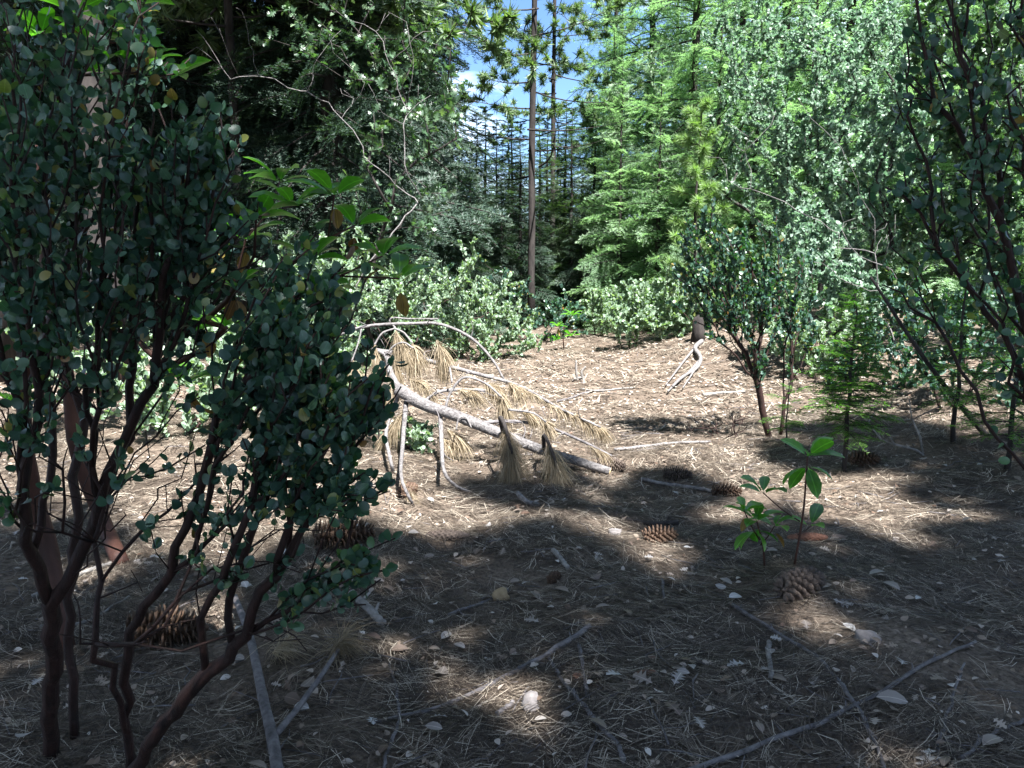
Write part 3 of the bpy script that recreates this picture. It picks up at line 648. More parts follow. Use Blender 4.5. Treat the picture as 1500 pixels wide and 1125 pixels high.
pale_bush('broad leafy manzanita thicket at the head of the clearing', 985, 497, [(975, 440, .2, (50, 45), 60), (1020, 430, .3, (40, 40), 34), (985, 475, 0, (40, 18), 16)], 22, .055)
pale_bush('low shaded manzanita beneath the dark conifers', 640, 520, [(620, 400, 1.5, (60, 40), 30), (740, 420, 2.0, (50, 40), 24), (540, 370, 1.5, (60, 40), 20)], 18, .05, M_manz_s)
pale_bush('manzanita scrub left of the sunny opening', 250, 640, [(250, 560, 0, (120, 70), 50), (380, 520, .5, (90, 80), 50), (120, 520, .3, (110, 90), 50)], 18, .045)
pale_bush('dim manzanita thicket on the bank behind the shaded saplings', 1400, 600, [(1370, 500, .2, (60, 60), 34), (1440, 470, .3, (60, 70), 34), (1480, 560, 0, (50, 60), 24), (1330, 440, .6, (50, 50), 22)], 14, .042, M_manz_s, 'manzanita')
pale_bush('scrubby dark manzanita left of the shaded saplings', 1310, 575, [(1300, 510, .2, (45, 40), 20), (1335, 545, 0, (40, 30), 14), (1270, 470, .5, (40, 40), 14)], 12, .04, M_manz_s, 'manzanita')
pale_bush('grey manzanita scrub behind the fanning stems', 1185, 560, [(1180, 500, .3, (50, 45), 34), (1230, 470, .5, (45, 50), 30), (1140, 490, .6, (30, 35), 14)], 16, .045, M_pale)
pale_bush('dark low scrub on the bank behind the fir sapling', 1265, 570, [(1255, 520, .2, (40, 40), 24), (1220, 545, 0, (30, 25), 12)], 14, .04, M_manz_s, 'manzanita')
pale_bush('pale manzanita crowding the shaded foot of the conifers', 800, 505, [(800, 470, .5, (40, 35), 24), (840, 455, .8, (35, 30), 16)], 16, .05, M_manz_s, 'manzanita')
bq = gnd(826, 512)
madrone('tiny yellow-green madrone shoot at the edge of the conifer shade', [bq, at(825, 490, bq[1]), at(828, 470, bq[1])], .012, .006, [(at(838, 462, bq[1]), 8, 1), (at(818, 478, bq[1]), 7, 1), (at(816, 498, bq[1]), 6, 0), (at(838, 492, bq[1]), 6, 0)], .16)

# ------------------------------------------------------------------ fir sprays
def spray(L_, tw_step, n_step, bl, wide=.42, droop=.14, blade=BLADE, tw0=.06):
    pos = []; dr = []; hint = []; ax = []
    xs = np.arange(.06 * L_, L_, tw_step)
    def axis(s): return np.array([s * L_, 0, -droop * L_ * s * s])
    for q, x_ in enumerate(xs):
        s = x_ / L_; p0 = axis(s); tl = max(tw0, wide * L_ * (1 - s) ** .8 * min(1, .35 + 2.2 * s)) * rng.uniform(.75, 1.15)
        for sg in (1, -1):
            if rng.random() < .12: continue
            a = math.radians(rng.uniform(42, 62)) * sg
            d = np.array([math.cos(a), math.sin(a), rng.normal(-.16, .22)]); nn = max(3, int(tl / n_step))
            u = (np.arange(nn) + rng.random(nn) * .6) / nn * tl; pp = p0 + u[:, None] * d; pp[:, 2] -= .35 * u * u / max(tl, .01) * .4
            ax.append(np.array([p0, p0 + d * tl]))
            for s2 in (1, -1):
                b_ = s2 * math.radians(55); dd = np.array([d[0] * math.cos(b_) - d[1] * math.sin(b_), d[0] * math.sin(b_) + d[1] * math.cos(b_), 0.05])
                pos.append(pp); dr.append(nrm(dd + rng.normal(0, .22, (nn, 3)))); hint.append(np.tile([0, 0, 1.], (nn, 1)) + rng.normal(0, .4, (nn, 3)))
    nn = int(L_ * .35 / n_step); s = 1 - .35 * rng.random(nn); pp = np.array([axis(k_) for k_ in s])
    pos.append(pp); dr.append(nrm(np.array([.8, 0, 0.05]) + rng.normal(0, .5, (nn, 3)))); hint.append(np.tile([0, 0, 1.], (nn, 1)))
    return np.concatenate(pos), np.concatenate(dr), np.concatenate(hint), bl, blade, np.array([axis(k_) for k_ in np.linspace(0, 1, 5)]), ax
def place(S, M, o, mb, tintb, sc_=1.0, wb=None, r=.01):
    pos, dr, hint, bl, blade, ax, tw = S
    mb.cloud(blade, o + sc_ * pos @ M.T, frames(dr @ M.T, hint @ M.T), bl * rng.uniform(.75, 1.2, len(pos)), np.clip(tintb + rng.normal(0, .18, len(pos)), 0, 1))
    if wb is not None: wb.tube(o + sc_ * ax @ M.T, np.linspace(r, r * .25, len(ax)), 4, cap=False)
def yaw_pitch(yaw, pitch):
    c, s = math.cos(yaw), math.sin(yaw); cp, sp = math.cos(pitch), math.sin(pitch)
    return np.array([[c, -s, 0], [s, c, 0], [0, 0, 1]]) @ np.array([[cp, 0, -sp], [0, 1, 0], [sp, 0, cp]])
SPR = {l: [spray(l, .085 if l > .8 else .06, .026, .068, wide=.5, blade=BLADE_W) for _ in range(2)] for l in (.5, 1.0, 1.6, 2.3)}
def fir_meshes(name, h, r, z0, nbr, mat, trunk_r, droop=(-.35, .3), pw=.75, dense_low=True, tint=.5, zmax=None):
    mb, wb, tb = MB(), MB(), MB()
    zz = np.linspace(0, h, 14); tb.tube(np.stack([rng.normal(0, .015, 14), rng.normal(0, .015, 14), zz], 1), np.maximum(trunk_r * (1 - zz / h) ** .9, .012) + .15 * trunk_r * np.exp(-zz * 3), 9, rough=.06)
    for k in range(nbr):
        z = z0 + (h - z0) * ((k + rng.random()) / nbr) ** (1.15 if dense_low else 1.0); f = (z - z0) / (h - z0)
        L_ = max(.25, r * (1 - z / h) ** pw * rng.uniform(.65, 1.15)); key = min(SPR, key=lambda q: abs(q - L_)); S = SPR[key][k % 2]
        M = yaw_pitch(k * 2.39996 + rng.normal(0, .3), droop[0] + (droop[1] - droop[0]) * f + rng.normal(0, .22))
        roll = rng.normal(0, .55); cr, sr = math.cos(roll), math.sin(roll); M = M @ np.array([[1, 0, 0], [0, cr, -sr], [0, sr, cr]])
        place(S, M, np.array([0, 0, z]), mb, tint + rng.normal(0, .15), L_ / key, wb, .006 + .009 * L_)
    return tb.mesh(name + '_trunk', M_pinebark), wb.mesh(name + '_limbs', M_pinebark), mb.mesh(name + '_crown', mat, smooth=False)
def tuft_tree(name, h, r, z0, nbr, mat, trunk_r, ntuft=7, nl=.17, per=46, bare=0, width=BLADE, sub=.5):
    """pine: limbs carrying brushes of long needles"""
    mb, wb, tb = MB(), MB(), MB()
    zz = np.linspace(0, h, 16); tb.tube(np.stack([np.cumsum(rng.normal(0, .012, 16)), np.cumsum(rng.normal(0, .012, 16)), zz], 1), np.maximum(trunk_r * (1 - zz / h) ** .8, .015) + .2 * trunk_r * np.exp(-zz * 2), 10, rough=.07)
    for k in range(nbr):
        z = z0 + (h - z0) * (k + rng.random()) / nbr; f = (z - z0) / (h - z0)
        L_ = max(.3, r * (1 - f * .85) ** .7 * rng.uniform(.6, 1.15)); M = yaw_pitch(k * 2.39996 + rng.normal(0, .35), rng.normal(.02 + .45 * f, .15))
        s = np.linspace(0, 1, 6); ax = np.stack([s * L_, .08 * L_ * np.sin(s * 3 + k), L_ * (.18 * s * s - .12 * s)], 1) @ M.T + np.array([0, 0, z])
        wb.tube(ax, np.linspace(.007 + .007 * L_, .003, 6), 5, cap=False)
        if k < bare: continue
        for q in range(ntuft):
            s_ = 1 - (q / ntuft) * .65; i = min(int(s_ * 5), 4); p = ax[i] + (ax[i + 1] - ax[i]) * (s_ * 5 - i)
            if q:
                e = p + nrm(rng.normal(0, 1, 3) + M[:, 0] * 1.1 + np.array([0, 0, .25])) * sub * L_ * rng.uniform(.25, .6) * .6; wb.tube(np.array([p, (p + e) / 2 + rng.normal(0, .02, 3), e]), [.006, .005, .003], 4, cap=False)
            else: e = p
            td = nrm(e - p + M[:, 0] * .1 + 1e-4); d = nrm(rdir(per) * .9 + td * .55 + np.array([0, 0, .10])); o = e - td * (rng.random(per) ** 1.4 * .16)[:, None]
            mb.cloud(width, o, frames(d, rdir(per)), nl * rng.uniform(.7, 1.15, per), np.clip(rng.normal(.5, .22, per), 0, 1))
    return tb.mesh(name + '_trunk', M_pinebark), wb.mesh(name + '_limbs', M_pinebark), mb.mesh(name + '_crown', mat, smooth=False)
def tree(meshes, name, label, cat, x, y, s=1.0, yaw=None, group=None, lean=(0, 0), sz=None):
    t = thing(name, label, cat, (x, y, Hs(x, y) - .05), group)
    t.rotation_euler = (lean[0], lean[1], random.uniform(0, 6.28) if yaw is None else yaw); t.scale = (s, s, s * (sz or 1))
    for nm, me in zip(('trunk', 'limbs', 'crown'), meshes):
        o = bpy.data.objects.new(nm, me); COL.objects.link(o); o.parent = t
        if nm != 'trunk': o['kind'] = 'stuff'
    return t
def X(px, y): return (px - CX) / F_PX * (y * math.cos(PITCH) + .2)
NEEDLE = (np.array([(-.022, 0, 0), (.022, 0, 0), (0, 1, 0)], float), [(0, 1, 2)])
F_bright = fir_meshes('bright_fir', 13, 2.7, .3, 190, M_fir, .15)
F_bright2 = fir_meshes('bright_fir_b', 9, 2.2, .2, 150, M_fir, .11, (-.25, .45), tint=.6)
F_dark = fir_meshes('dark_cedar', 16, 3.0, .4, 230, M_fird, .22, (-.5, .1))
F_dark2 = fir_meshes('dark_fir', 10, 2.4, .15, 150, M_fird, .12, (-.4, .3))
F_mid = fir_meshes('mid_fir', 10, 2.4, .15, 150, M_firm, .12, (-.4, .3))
P_tall = tuft_tree('tall_pine', 18, 2.3, 3.4, 62, M_pine, .085, 11, .17, 80, bare=6, width=BLADE, sub=.9)
P_shade = tuft_tree('shade_pine', 19, 3.2, 6.0, 72, M_pine, .17, 10, .26, 52, width=BLADE_W, sub=.8)
P_slim = tuft_tree('slim_pine', 16, 2.8, 5.0, 95, M_pine, .085, 12, .26, 60, width=BLADE_W, sub=.8)
P_young = tuft_tree('young_pine', 4.2, .9, .5, 34, M_pinel, .05, 6, .17, 70, width=(BLADE[0] * np.array([.5, 1, 1]), BLADE[1]), sub=.6)

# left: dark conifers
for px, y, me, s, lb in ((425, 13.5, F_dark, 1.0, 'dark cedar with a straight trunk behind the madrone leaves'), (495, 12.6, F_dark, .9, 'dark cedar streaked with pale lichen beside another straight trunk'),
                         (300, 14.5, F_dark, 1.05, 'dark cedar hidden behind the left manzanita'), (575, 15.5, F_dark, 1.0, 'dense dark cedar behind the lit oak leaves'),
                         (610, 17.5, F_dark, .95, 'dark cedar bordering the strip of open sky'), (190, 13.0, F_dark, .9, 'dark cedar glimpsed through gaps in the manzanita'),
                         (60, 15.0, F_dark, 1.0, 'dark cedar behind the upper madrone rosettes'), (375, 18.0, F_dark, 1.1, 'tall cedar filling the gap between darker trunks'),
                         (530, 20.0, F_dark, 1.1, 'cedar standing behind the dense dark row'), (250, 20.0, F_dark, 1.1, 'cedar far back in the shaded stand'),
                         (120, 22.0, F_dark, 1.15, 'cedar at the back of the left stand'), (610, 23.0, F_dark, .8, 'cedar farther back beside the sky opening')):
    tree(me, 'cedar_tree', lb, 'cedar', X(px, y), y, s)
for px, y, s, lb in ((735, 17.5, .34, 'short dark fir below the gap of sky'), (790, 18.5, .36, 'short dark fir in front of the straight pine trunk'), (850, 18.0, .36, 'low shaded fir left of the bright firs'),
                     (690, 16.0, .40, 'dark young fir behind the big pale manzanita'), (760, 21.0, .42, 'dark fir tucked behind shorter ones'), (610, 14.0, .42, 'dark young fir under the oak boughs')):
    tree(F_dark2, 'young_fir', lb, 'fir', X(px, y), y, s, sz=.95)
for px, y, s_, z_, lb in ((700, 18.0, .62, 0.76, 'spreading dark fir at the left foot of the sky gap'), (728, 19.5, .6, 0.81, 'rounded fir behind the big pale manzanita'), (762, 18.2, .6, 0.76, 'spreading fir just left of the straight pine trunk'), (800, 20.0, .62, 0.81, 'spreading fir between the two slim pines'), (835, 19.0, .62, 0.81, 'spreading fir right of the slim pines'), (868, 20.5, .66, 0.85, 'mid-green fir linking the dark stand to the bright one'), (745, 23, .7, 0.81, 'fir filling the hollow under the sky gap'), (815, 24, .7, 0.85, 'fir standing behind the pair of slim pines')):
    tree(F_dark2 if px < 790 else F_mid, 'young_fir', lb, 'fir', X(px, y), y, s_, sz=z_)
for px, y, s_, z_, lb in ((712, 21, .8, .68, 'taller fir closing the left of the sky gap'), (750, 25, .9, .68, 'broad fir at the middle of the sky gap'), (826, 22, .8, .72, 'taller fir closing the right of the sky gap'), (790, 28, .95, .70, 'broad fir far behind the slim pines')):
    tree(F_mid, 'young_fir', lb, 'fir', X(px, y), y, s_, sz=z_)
# centre pines
tree(P_tall, 'pine_tree', 'straight slim pine rising through the open sky', 'pine', X(778, 17), 17, .95, 2.1)
tree(P_tall, 'pine_tree', 'second thinner pine just right of the straight one', 'pine', X(808, 21), 21, .9, 4.4)
tree(P_tall, 'pine_tree', 'far pine rising above the bright firs', 'pine', X(905, 30), 30, .85, 1.0)
# right: bright firs
for px, y, me, s, lb in ((893, 23, F_bright, .92, 'pale green fir edging the right side of the sky gap'), (945, 19.5, F_bright, .95, 'bright fir with drooping sunlit sprays behind the clearing'), (1005, 17.5, F_bright, 1.0, 'tall bright fir with a visible trunk behind the young pine'),
                         (1070, 20, F_bright, 1.0, 'bright fir behind the leafy oaks'), (905, 16.8, F_bright2, .62, 'smaller bright fir with low sprays near the manzanita thicket'), (960, 16.2, F_bright2, .60, 'small bright fir in front of taller ones'),
                         (1040, 15.5, F_bright2, .75, 'mid-height bright fir beside the young pine'), (1130, 18, F_bright, 1.0, 'bright fir standing among the oak crowns'), (1220, 19, F_bright, 1.05, 'fir behind the pale oak leaves'), (1320, 18, F_bright, 1.0, 'fir behind the dark overhanging branches'),
                         (1420, 17, F_bright, 1.0, 'fir deep in the right hand thicket'), (1500, 16, F_bright, 1.0, 'fir at the edge of the right hand thicket')):
    tree(me, 'fir_tree', lb, 'fir', X(px, y), y, s)
tree(P_young, 'young_pine', 'young pine with long yellow-green needles beside the bright firs', 'pine', X(1015, 13.0), 13.0, .85, 1.2)
# second row of firs and cedars closing the gaps
for px, y, me, s, nm, lb in ((1095, 15.2, F_bright2, .7, 'fir_tree', 'bushy fir between the young pine and the oaks'), (1170, 16.0, F_bright2, .85, 'fir_tree', 'bushy fir low behind the glittering live oak'),
                             (1250, 15.5, F_bright2, .85, 'fir_tree', 'bushy fir low behind the slim oak'), (1330, 14.5, F_bright2, .8, 'fir_tree', 'bushy fir below the shaded oak crown'), (1410, 13.5, F_bright2, .8, 'fir_tree', 'bushy fir filling the right thicket'), (1490, 12.5, F_bright2, .8, 'fir_tree', 'bushy fir at the dim end of the right thicket'),
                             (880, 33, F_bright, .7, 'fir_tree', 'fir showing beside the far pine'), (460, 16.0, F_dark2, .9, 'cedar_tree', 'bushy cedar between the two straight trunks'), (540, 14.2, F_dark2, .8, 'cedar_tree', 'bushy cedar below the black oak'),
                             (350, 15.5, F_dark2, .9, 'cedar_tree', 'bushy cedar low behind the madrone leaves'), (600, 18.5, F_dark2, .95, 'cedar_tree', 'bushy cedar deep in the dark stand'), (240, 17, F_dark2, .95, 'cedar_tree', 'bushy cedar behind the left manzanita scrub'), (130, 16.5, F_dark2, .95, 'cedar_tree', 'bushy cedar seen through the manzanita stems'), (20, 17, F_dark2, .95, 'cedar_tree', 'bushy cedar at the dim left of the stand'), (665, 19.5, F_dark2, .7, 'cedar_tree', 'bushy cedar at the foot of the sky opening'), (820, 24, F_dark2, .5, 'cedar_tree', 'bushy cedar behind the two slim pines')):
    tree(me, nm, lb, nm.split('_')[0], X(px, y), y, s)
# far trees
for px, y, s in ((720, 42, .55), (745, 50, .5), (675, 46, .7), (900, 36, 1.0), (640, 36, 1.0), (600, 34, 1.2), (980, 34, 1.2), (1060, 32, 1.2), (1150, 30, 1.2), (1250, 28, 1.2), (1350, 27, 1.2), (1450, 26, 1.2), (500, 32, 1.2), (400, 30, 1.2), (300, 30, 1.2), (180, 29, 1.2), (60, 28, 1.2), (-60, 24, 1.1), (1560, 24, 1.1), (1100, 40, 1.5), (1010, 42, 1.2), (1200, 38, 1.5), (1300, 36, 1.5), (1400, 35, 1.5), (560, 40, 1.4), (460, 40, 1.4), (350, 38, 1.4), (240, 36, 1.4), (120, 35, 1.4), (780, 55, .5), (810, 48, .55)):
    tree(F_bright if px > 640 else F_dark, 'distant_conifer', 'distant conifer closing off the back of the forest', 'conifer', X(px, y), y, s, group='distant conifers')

# ------------------------------------------------------------------ broadleaf trees
def leafy(label, base, blobs, tmpl, size, mat, per, name='oak_tree', cat='oak', r0=.0035, bark=M_pinebark, step=.22, back=.35, hollow=.25):
    return shrub(name, label, cat, [base], blob_pts([(c_, r_, int(n_ * 1.7)) for c_, r_, n_ in blobs], hollow), tmpl, size, mat, per=per, r0=r0, pw=.42, step=step, back=back, bark=bark, stem='trunk', fol='crown', spread=.9, up=.1, alpha=.3)
def G(px, y): x_ = X(px, y); return np.array([x_, y, Hs(x_, y)])
leafy('black oak with scattered sunlit leaves against the dark cedars', G(548, 11.0), [B(590, 100, 11, (90, 90), 14), B(640, 60, 10.8, (50, 60), 8), B(600, 200, 10.8, (80, 60), 11), B(640, 170, 10.6, (40, 50), 7), B(560, 280, 10.8, (70, 60), 8), B(500, 60, 11, (80, 70), 8), B(630, 300, 10.8, (50, 50), 7), B(420, 40, 11, (80, 50), 7), B(580, -80, 11, (150, 80), 14)], OAK, .11, M_oakleaf, 11)
for px, y, bl, lb, mt in ((1190, 12.5, [(1150, 120, 0, (90, 110), 60), (1230, 60, .2, (90, 80), 50), (1220, 200, -.2, (90, 80), 60), (1130, 230, .2, (60, 70), 30), (1180, 300, 0, (80, 60), 40)], 'live oak with pale glittering leaves and a forked grey limb', M_live),
                          (1275, 11.0, [(1290, 80, 0, (80, 100), 55), (1270, 230, -.2, (80, 90), 60), (1330, 180, .2, (60, 90), 40), (1290, 340, 0, (80, 60), 40)], 'slim oak with a dark upright trunk and grey-green leaves', M_live),
                          (1130, 14.5, [(1100, 60, 0, (70, 90), 50), (1080, 180, .3, (50, 70), 30), (1150, 330, .2, (80, 50), 30), (1060, 250, 0, (40, 60), 14)], 'oak with yellowish leaves in front of the tall firs', M_live),
                          (1385, 10.0, [(1390, 80, 0, (70, 110), 50), (1430, 220, .2, (80, 90), 50), (1370, 320, 0, (70, 60), 40), (1440, 380, .3, (70, 60), 30)], 'shaded oak behind the drooping manzanita branches', M_oakleaf),
                          (1500, 9.0, [(1490, 100, 0, (90, 120), 50), (1500, 300, 0, (80, 120), 50), (1460, 420, 0, (60, 60), 24)], 'dim oak at the edge of the right thicket', M_oakleaf),
                          (1215, 9.5, [(1200, 400, 0, (60, 45), 36), (1260, 430, .2, (50, 45), 30), (1190, 340, .3, (50, 40), 24)], 'low leafy oak behind the fir sapling', M_live)):
    b = G(px, y); leafy(lb, b, [B(x_, y_, y + dy, r, nn) for x_, y_, dy, r, nn in bl], ROUND_LO, .055 if mt is M_live else .06, mt, 54)

# bare dead branches
def dead(label, base, blobs, r0=.004, mat=M_deadwood, name='dead_branch', step=.12, cat='branch', alpha=.3):
    return shrub(name, label, cat, [base], blob_pts(blobs, .2), DIA, .05, M_live, per=0, bark=mat, r0=r0, pw=.36, step=step, stem='branch', alpha=alpha)
dead('bare lichen-pale tree arching before the dark cedars', G(450, 9.5), [B(480, 120, 9.5, (60, 80), 16), B(550, 30, 9.4, (80, 50), 16), B(590, 130, 9.4, (60, 70), 14), B(330, 60, 9.6, (60, 60), 12), B(570, 260, 9.6, (80, 60), 10)], .0018, M_greybark, 'dead_tree', cat='dead tree')
dead('tangle of bare grey twigs hanging before the pale oaks', G(1330, 8.2), [B(1260, 330, 8.2, (60, 50), 18), B(1230, 390, 8.1, (50, 30), 10), B(1310, 380, 8.2, (50, 60), 10), B(1075, 220, 8.4, (40, 50), 12), B(1150, 170, 8.4, (50, 40), 6)], .0017, M_greybark, 'dead_tree', cat='dead tree')
bb = gnd(1352, 668)
dead('bleached fallen branch with bare forks near the sapling', bb, [B(1310, 640, bb[1] - .1, (25, 20), 6), B(1345, 600, bb[1] + .1, (30, 30), 5), B(1270, 610, bb[1] + .2, (30, 15), 4)], .0045, M_deadwood)
bb = gnd(1062, 642)
dead('low dark heap of brittle twigs beside the fanning manzanita', bb, [B(1060, 628, bb[1], (50, 22), 60), B(1020, 620, bb[1] + .2, (35, 15), 24), B(1095, 600, bb[1] + .2, (30, 20), 16)], .0022, M_redbark, 'brush_heap', .05, 'brush')
bb = gnd(985, 572)
dth = thing('driftwood_root', 'silvery bent dead limb trailing down the sandy mound', 'dead limb', bb)
for pts, r in (([(1028, 505), (1018, 515), (1026, 530), (1020, 545), (1000, 558), (985, 572)], .035), ([(1018, 515), (1005, 530), (990, 550), (975, 570)], .018), ([(1024, 535), (1008, 552), (992, 566), (978, 580)], .022), ([(1022, 540), (1012, 556), (1000, 575)], .016)):
    q = [gnd(*p_) + np.array([0, 0, .05]) for p_ in pts]; bpart('limb', q, r, r * .45, M_greybark, dth, bb)
bb = gnd(1022, 500); st_ = MB(); st_.tube(np.array([[0, 0, -.05], [.01, 0, .15], [-.01, .01, .32], [.02, 0, .40]]), [.11, .09, .085, .06], 10, rough=.15)
tag(st_.build('tree_stump', M_pinebark, loc=bb), 'short dark brown stump on top of the mound', 'stump')
bb = gnd(846, 558); dth = thing('broken_snag', 'white splintered stub sticking up from the bright leaf litter', 'snag', bb)
for pts in ([bb, at(844, 540, bb[1]), at(844, 528, bb[1])], [bb + np.array([.08, 0, 0]), at(852, 545, bb[1]), at(858, 537, bb[1])], [bb + np.array([-.05, 0, .02]), at(856, 552, bb[1])]):
    bpart('splinter', pts, .02, .012, M_deadwood, dth, bb)

# ------------------------------------------------------------------ fir saplings
FINE = [spray(l, .030, .010, .030, wide=.55, droop=.10, tw0=.04) for l in (.55, .45, .35)]
fine_me = []
for S in FINE:
    mb = MB(); wb_ = MB(); place(S, np.eye(3), np.zeros(3), mb, .5); wb_.tube(S[5], np.linspace(.006, .002, 5), 5)
    for a_ in S[6]: wb_.tube(a_, [.0022, .0012], 4, cap=False)
    fine_me.append((mb.mesh('fir_spray', M_sap, smooth=False), wb_.mesh('fir_twig', M_pinebark)))
def sapling(label, base, h, r, n, tr, z0=.25):
    th = thing('fir_sapling', label, 'fir sapling', base); m = MB(); zz = np.linspace(-.03, h, 10)
    m.tube(np.stack([rng.normal(0, .006, 10), rng.normal(0, .006, 10), zz], 1), np.linspace(tr, .005, 10), 8, rough=.06); m.build('trunk', M_pinebark, th)
    for k in range(n):
        z = z0 + (h - z0) * ((k + .5) / n); f = (z - z0) / (h - z0); L_ = r * min(1, .5 + 1.8 * f) * (1 - .68 * f) * rng.uniform(.7, 1.2); i = k % 3
        M = yaw_pitch(k * 2.39996 + rng.normal(0, .25), -.12 + .55 * f + rng.normal(0, .1)); s = L_ / (.55, .45, .35)[i]
        sp = link('branch', fine_me[i][1], th, mat4(M, np.array([0, 0, z]), s)); link('needle_spray', fine_me[i][0], sp, Matrix())
b = gnd(1236, 692); sapling('bright green fir sapling with flat feathery sprays and bare lower trunk', b, 1.30, .46, 84, .020, .28)
b = gnd(1395, 650); sapling('shaded fir sapling with dark sprays right of the bright one', b, 1.4, .5, 34, .02, .2)
b = gnd(1150, 655); sapling('thin low fir sapling in front of the fanning manzanita stems', b, .55, .3, 14, .008, .12)
b = gnd(1475, 690); sapling('dark fir sapling in the deep shade of the right thicket', b, 1.5, .6, 40, .02, .2)
b = gnd(1445, 640); lt = thing('leaning_pole', 'bare thin trunk leaning left among the shaded saplings', 'trunk', b)
bpart('trunk', [b, at(1380, 560, b[1] + .1), at(1330, 490, b[1] + .2), at(1275, 405, b[1] + .3)], .024, .010, M_pinebark, lt, b)

# ------------------------------------------------------------------ fallen pine top
ft = thing('fallen_pine_top', 'fallen pine top with arching grey branches and hanging dead needle tufts', 'fallen branch', gnd(880, 700)); fb = np.array(ft.location)
def fbr(pts, r0, r1, name='branch', mat=M_greybark, seg=7): return bpart(name, [at(*p_) for p_ in pts], r0, r1, mat, ft, fb, seg=seg)
e = gnd(893, 699); Ye = e[1]
fbr([(893, 691, Ye), (850, 677, Ye + .04), (790, 658, Ye + .10), (735, 636, Ye + .17), (670, 610, Ye + .27), (620, 592, Ye + .36), (583, 570, Ye + .44)], .030, .050, 'trunk', M_logbark, 12)
cut = MB(); p0, p1 = at(893, 691, Ye), at(850, 677, Ye + .04); dv = nrm(p0 - p1); cut.tube(np.array([p0 - dv * .002, p0 + dv * .004]) - fb, [.027, .025], 12); cut.build('cut_end', M_cut, ft)
Yl = Ye + .46
def sz(y_): return y_
fbr([(585, 572, Yl), (572, 545, Yl + .05), (565, 520, Yl + .12), (545, 512, Yl + .15)], .030, .016)
fbr([(545, 513, Yl + .2), (600, 521, Yl + .25), (650, 535, Yl + .3), (700, 548, Yl + .25), (760, 565, Yl + .15), (820, 598, Yl), (880, 626, Yl - .15)], .022, .007)
fbr([(470, 505, Yl + .3), (505, 487, Yl + .3), (545, 477, Yl + .3), (600, 474, Yl + .3), (645, 475, Yl + .3), (690, 495, Yl + .28), (722, 528, Yl + .25), (738, 556, Yl + .22)], .015, .010)
fbr([(573, 478, Yl + .3), (573, 466, Yl + .3), (600, 467, Yl + .3), (642, 467, Yl + .3)], .007, .006, 'twig')
fbr([(575, 476, Yl + .3), (578, 481, Yl + .27), (560, 488, Yl + .25), (548, 506, Yl + .2)], .008, .007, 'twig')
fbr([(578, 481, Yl + .27), (592, 488, Yl + .25), (604, 503, Yl + .22)], .009, .007, 'twig')
fbr([(565, 520, Yl + .1), (578, 506, Yl + .1), (592, 502, Yl + .08), (606, 510, Yl + .05)], .008, .006, 'twig')
fbr([(530, 480, Yl + .3), (524, 505, Yl + .25), (515, 530, Yl + .2)], .007, .006, 'twig')
fbr([(620, 590, Yl - .08), (640, 575, Yl), (670, 571, Yl + .05), (712, 572, Yl + .08)], .014, .012)
fbr([(652, 600, Yl - .15), (660, 575, Yl - .12), (680, 553, Yl - .1), (710, 561, Yl - .1), (735, 582, Yl - .12)], .011, .008)
fbr([(662, 560, Yl - .1), (660, 545, Yl), (658, 535, Yl + .2)], .008, .008, 'twig')
fbr([(668, 630, Yl - .27), (672, 614, Yl - .26), (682, 611, Yl - .26), (691, 627, Yl - .28)], .006, .005, 'twig')
fbr([(700, 620, Yl - .2), (750, 617, Yl - .12), (800, 625, Yl - .12), (850, 645, Yl - .2), (896, 668, Yl - .22)], .015, .009, mat=M_stick)
fbr([(745, 600, Yl - .2), (780, 605, Yl - .3), (800, 618, Yl - .35)], .010, .006)
q = gnd(690, 724)
fbr([(645, 604, Yl - .12), (647, 650, Yl - .35), (650, 688, q[1] - .02), (664, 709, q[1]), (690, 722, q[1])], .019, .010)
q = gnd(606, 742)
fbr([(595, 588, Yl - .03), (590, 650, Yl - .35), (588, 700, q[1] + .05), (606, 741, q[1])], .020, .009, mat=M_logbark)
q = gnd(577, 695)
fbr([(585, 575, Yl), (566, 630, Yl - .1), (570, 665, q[1]), (577, 694, q[1])], .017, .012)
q = gnd(884, 744)
fbr([(868, 686, Ye + .05), (875, 712, Ye - .1), (884, 743, q[1])], .014, .008, mat=M_logbark)
q = gnd(790, 742); fbr([(758, 722, q[1] + .1), (772, 735, q[1] + .02), (790, 741, q[1])], .016, .018)
fbr([(738, 638, Ye + .15), (733, 612, Ye), (741, 628, Ye - .22), (750, 665, Ye - .3)], .020, .010, mat=M_pinebark)
fbr([(797, 658, Ye + .08), (797, 638, Ye - .1), (808, 660, Ye - .32), (818, 690, Ye - .38)], .016, .009, mat=M_pinebark)
twr = np.random.default_rng(5)
for x0, y0, dy in [(600 + 11 * k_, 582 + 4.2 * k_ , .40 - .016 * k_) for k_ in range(1, 25, 2)]:
    p0 = at(x0, y0, Ye + dy); d = nrm(twr.normal(0, 1, 3) * np.array([1, .7, .6]) + np.array([.2, 0, .25])); l_ = twr.uniform(.08, .24); q1 = p0 + d * l_ * .5 + twr.normal(0, .012, 3); q2 = p0 + d * l_ + twr.normal(0, .02, 3) - np.array([0, 0, .25 * l_])
    P_ = smooth_path([p0, q1, q2], 7); m = MB(); m.tube(P_ - fb, np.linspace(.0055, .0025, 7), 5, rough=.1); m.build('twig', M_stick, ft)
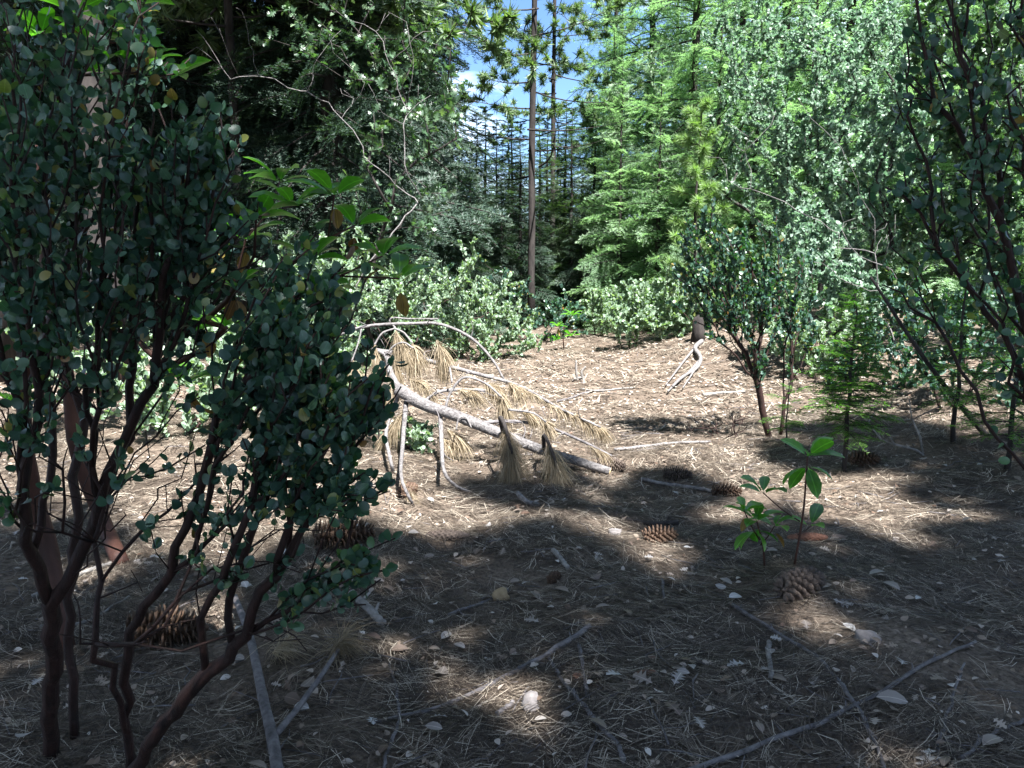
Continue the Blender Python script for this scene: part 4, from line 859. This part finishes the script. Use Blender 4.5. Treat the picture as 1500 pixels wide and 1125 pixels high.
for x0, y0, dy in ((560, 515, .6), (620, 527, .68), (690, 545, .7), (790, 582, .55), (850, 612, .38), (540, 478, .76), (625, 474, .76), (690, 495, .74), (780, 622, .34), (830, 636, .3), (640, 575, .46), (700, 571, .5), (595, 600, .4), (648, 660, .1)):
    for k_ in range(2):
        p0 = at(x0, y0, Ye + dy); d = nrm(twr.normal(0, 1, 3) + np.array([0, 0, -.3])); l_ = twr.uniform(.07, .2); P_ = smooth_path([p0, p0 + d * l_ * .5 + twr.normal(0, .012, 3), p0 + d * l_ + np.array([0, 0, -.2 * l_])], 6)
        m = MB(); m.tube(P_ - fb, np.linspace(.004, .002, 6), 5); m.build('twig', M_stick, ft)
def tuft(pa, pb, n, ln, spread, tint=.55, wid=.0024):
    """dead needles hanging from a twig that runs from pa to pb"""
    pa, pb = np.asarray(pa), np.asarray(pb); m = MB(); u = rng.random(n) ** .8; o = pa + (pb - pa) * u[:, None] + rng.normal(0, .004, (n, 3))
    ax = nrm(pb - pa); d0 = nrm(ax * .7 + rng.normal(0, spread, (n, 3)) + np.array([0, 0, -.35])); l = ln * rng.uniform(.35, 1.15, n)
    P = [o]; d = d0
    for s in range(3):
        P.append(P[-1] + d * (l / 3)[:, None]); d = nrm(d + np.array([0, 0, -.42]) + rng.normal(0, .05, (n, 3)))
    sd_ = nrm(np.cross(d0, rdir(n))) * (wid * .5); V = []
    for k, p_ in enumerate(P): f = (1, 1, .9, .3)[k]; V += [p_ - sd_ * f, p_ + sd_ * f]
    V = np.stack(V, 1); hz = H(V[..., 0], V[..., 1]) + .006; V[..., 2] = np.maximum(V[..., 2], hz)
    base = np.arange(n)[:, None] * 8
    L = np.concatenate([base + np.array([2 * k, 2 * k + 1, 2 * k + 3, 2 * k + 2]) for k in range(3)], 1).ravel()
    m.add(V.reshape(-1, 3) - fb, (L, np.full(3 * n, 4)), np.repeat(np.clip(rng.normal(tint, .2, n), 0, 1), 8))
    return m.build('needle_tuft', M_drytuft, ft, smooth=False)
tuft(at(740, 622, Ye - .18), at(752, 680, Ye - .32), 1900, .27, .33, .35)
tuft(at(803, 650, Ye - .25), at(818, 695, Ye - .38), 1800, .26, .33, .5)
for x0, y0, x1, y1, dy, n, ln in ((580, 484, 586, 505, .24, 280, .22), (604, 503, 610, 520, .2, 300, .22), (590, 505, 600, 530, .1, 260, .2), (640, 498, 648, 518, .25, 260, .20), (643, 523, 648, 540, .25, 200, .18), (517, 528, 522, 545, .2, 240, .2), (549, 505, 552, 525, .2, 180, .2), (578, 525, 582, 545, .1, 220, .2),
                                  (600, 555, 618, 562, -.02, 220, .15), (622, 565, 628, 572, -.02, 150, .14), (670, 572, 690, 574, .05, 220, .17), (730, 572, 738, 588, -.12, 340, .22), (708, 560, 728, 570, .2, 240, .2), (745, 560, 755, 568, .2, 180, .18), (765, 603, 775, 606, -.25, 160, .15), (790, 612, 802, 622, -.3, 200, .18), (755, 565, 800, 588, .1, 150, .1),
                                  (800, 590, 840, 608, 0., 160, .12), (840, 607, 880, 626, -.12, 320, .16), (640, 640, 660, 650, -.3, 150, .16), (655, 630, 672, 640, -.3, 160, .18), (860, 652, 885, 664, -.6, 70, .12), (575, 560, 560, 590, 0, 220, .2), (595, 600, 570, 630, -.1, 240, .22)):
    tuft(at(x0, y0, Yl + dy * .6), at(x1, y1, Yl + dy * .6), int(n * 1.9), ln * rng.uniform(.9, 1.3), rng.uniform(.2, .42), .55, .0028)
q = gnd(600, 735); tuft(at(590, 700, q[1] + .08), at(604, 735, q[1]), 300, .22, .3, .2)
q = gnd(560, 960)
# dry tuft at the tip of the near forked branch
bt = gz(505, 965, .08)
def tuft_on(th_, base, pa, pb, n, ln, tint):
    global ft, fb
    s_ = (ft, fb); ft, fb = th_, base; o_ = tuft(pa, pb, n, ln, .55, tint, .0016); ft, fb = s_; return o_
tuft_on(th := bpy.data.objects['forked_pine_branch'], np.array(th.location), gz(490, 985, .09), bt, 420, .2, .1)
tuft_on(th, np.array(th.location), gz(400, 985, .07), gz(425, 965, .08), 220, .18, .5)

# ------------------------------------------------------------------ tall pines behind and beside the viewpoint: unseen, shading the near ground; some added to block skylight and darken the left
for x_, y_, s in ((5.3, -4.5, 1.0), (7.9, -3.0, 1.0), (1.5, -5.2, 1.0), (3.3, -7.0, .9), (-.5, -3.4, .85), (2.5, -3.1, .72), (5.8, -6.5, 1.0), (-1.8, -5.0, .95), (9.6, -4.8, 1.0), (-5.5, -2.5, 1.0), (11.0, 1.2, 1.0), (-7.0, 3.0, .9), (-4.2, 8.2, .95), (-5.8, 8.8, .95), (-8.0, 6.5, 1.0), (14, 5.0, 1.0), (-.8, -9, 1.0), (3.8, -10, 1.0), (-9.5, 1, 1.0), (-4.5, -7, 1.0), (7.5, -10, 1.0), (13, -3, 1.0), (-9.5, 10, 1.0)):
    tree(P_shade, 'shade_pine', 'tall unseen pine whose high crown is placed to shade the scene', 'pine', x_, y_, s, group='tall shading pines')
tree(P_slim, 'slim_dark_pine', 'second slim dark trunk close to the one above the madrone leaves', 'pine', -3.0, 13.2, .95)
tree(P_slim, 'slim_dark_pine', 'slim dark pine trunk rising above the lit madrone leaves', 'pine', -4.1, 12.0, .95)
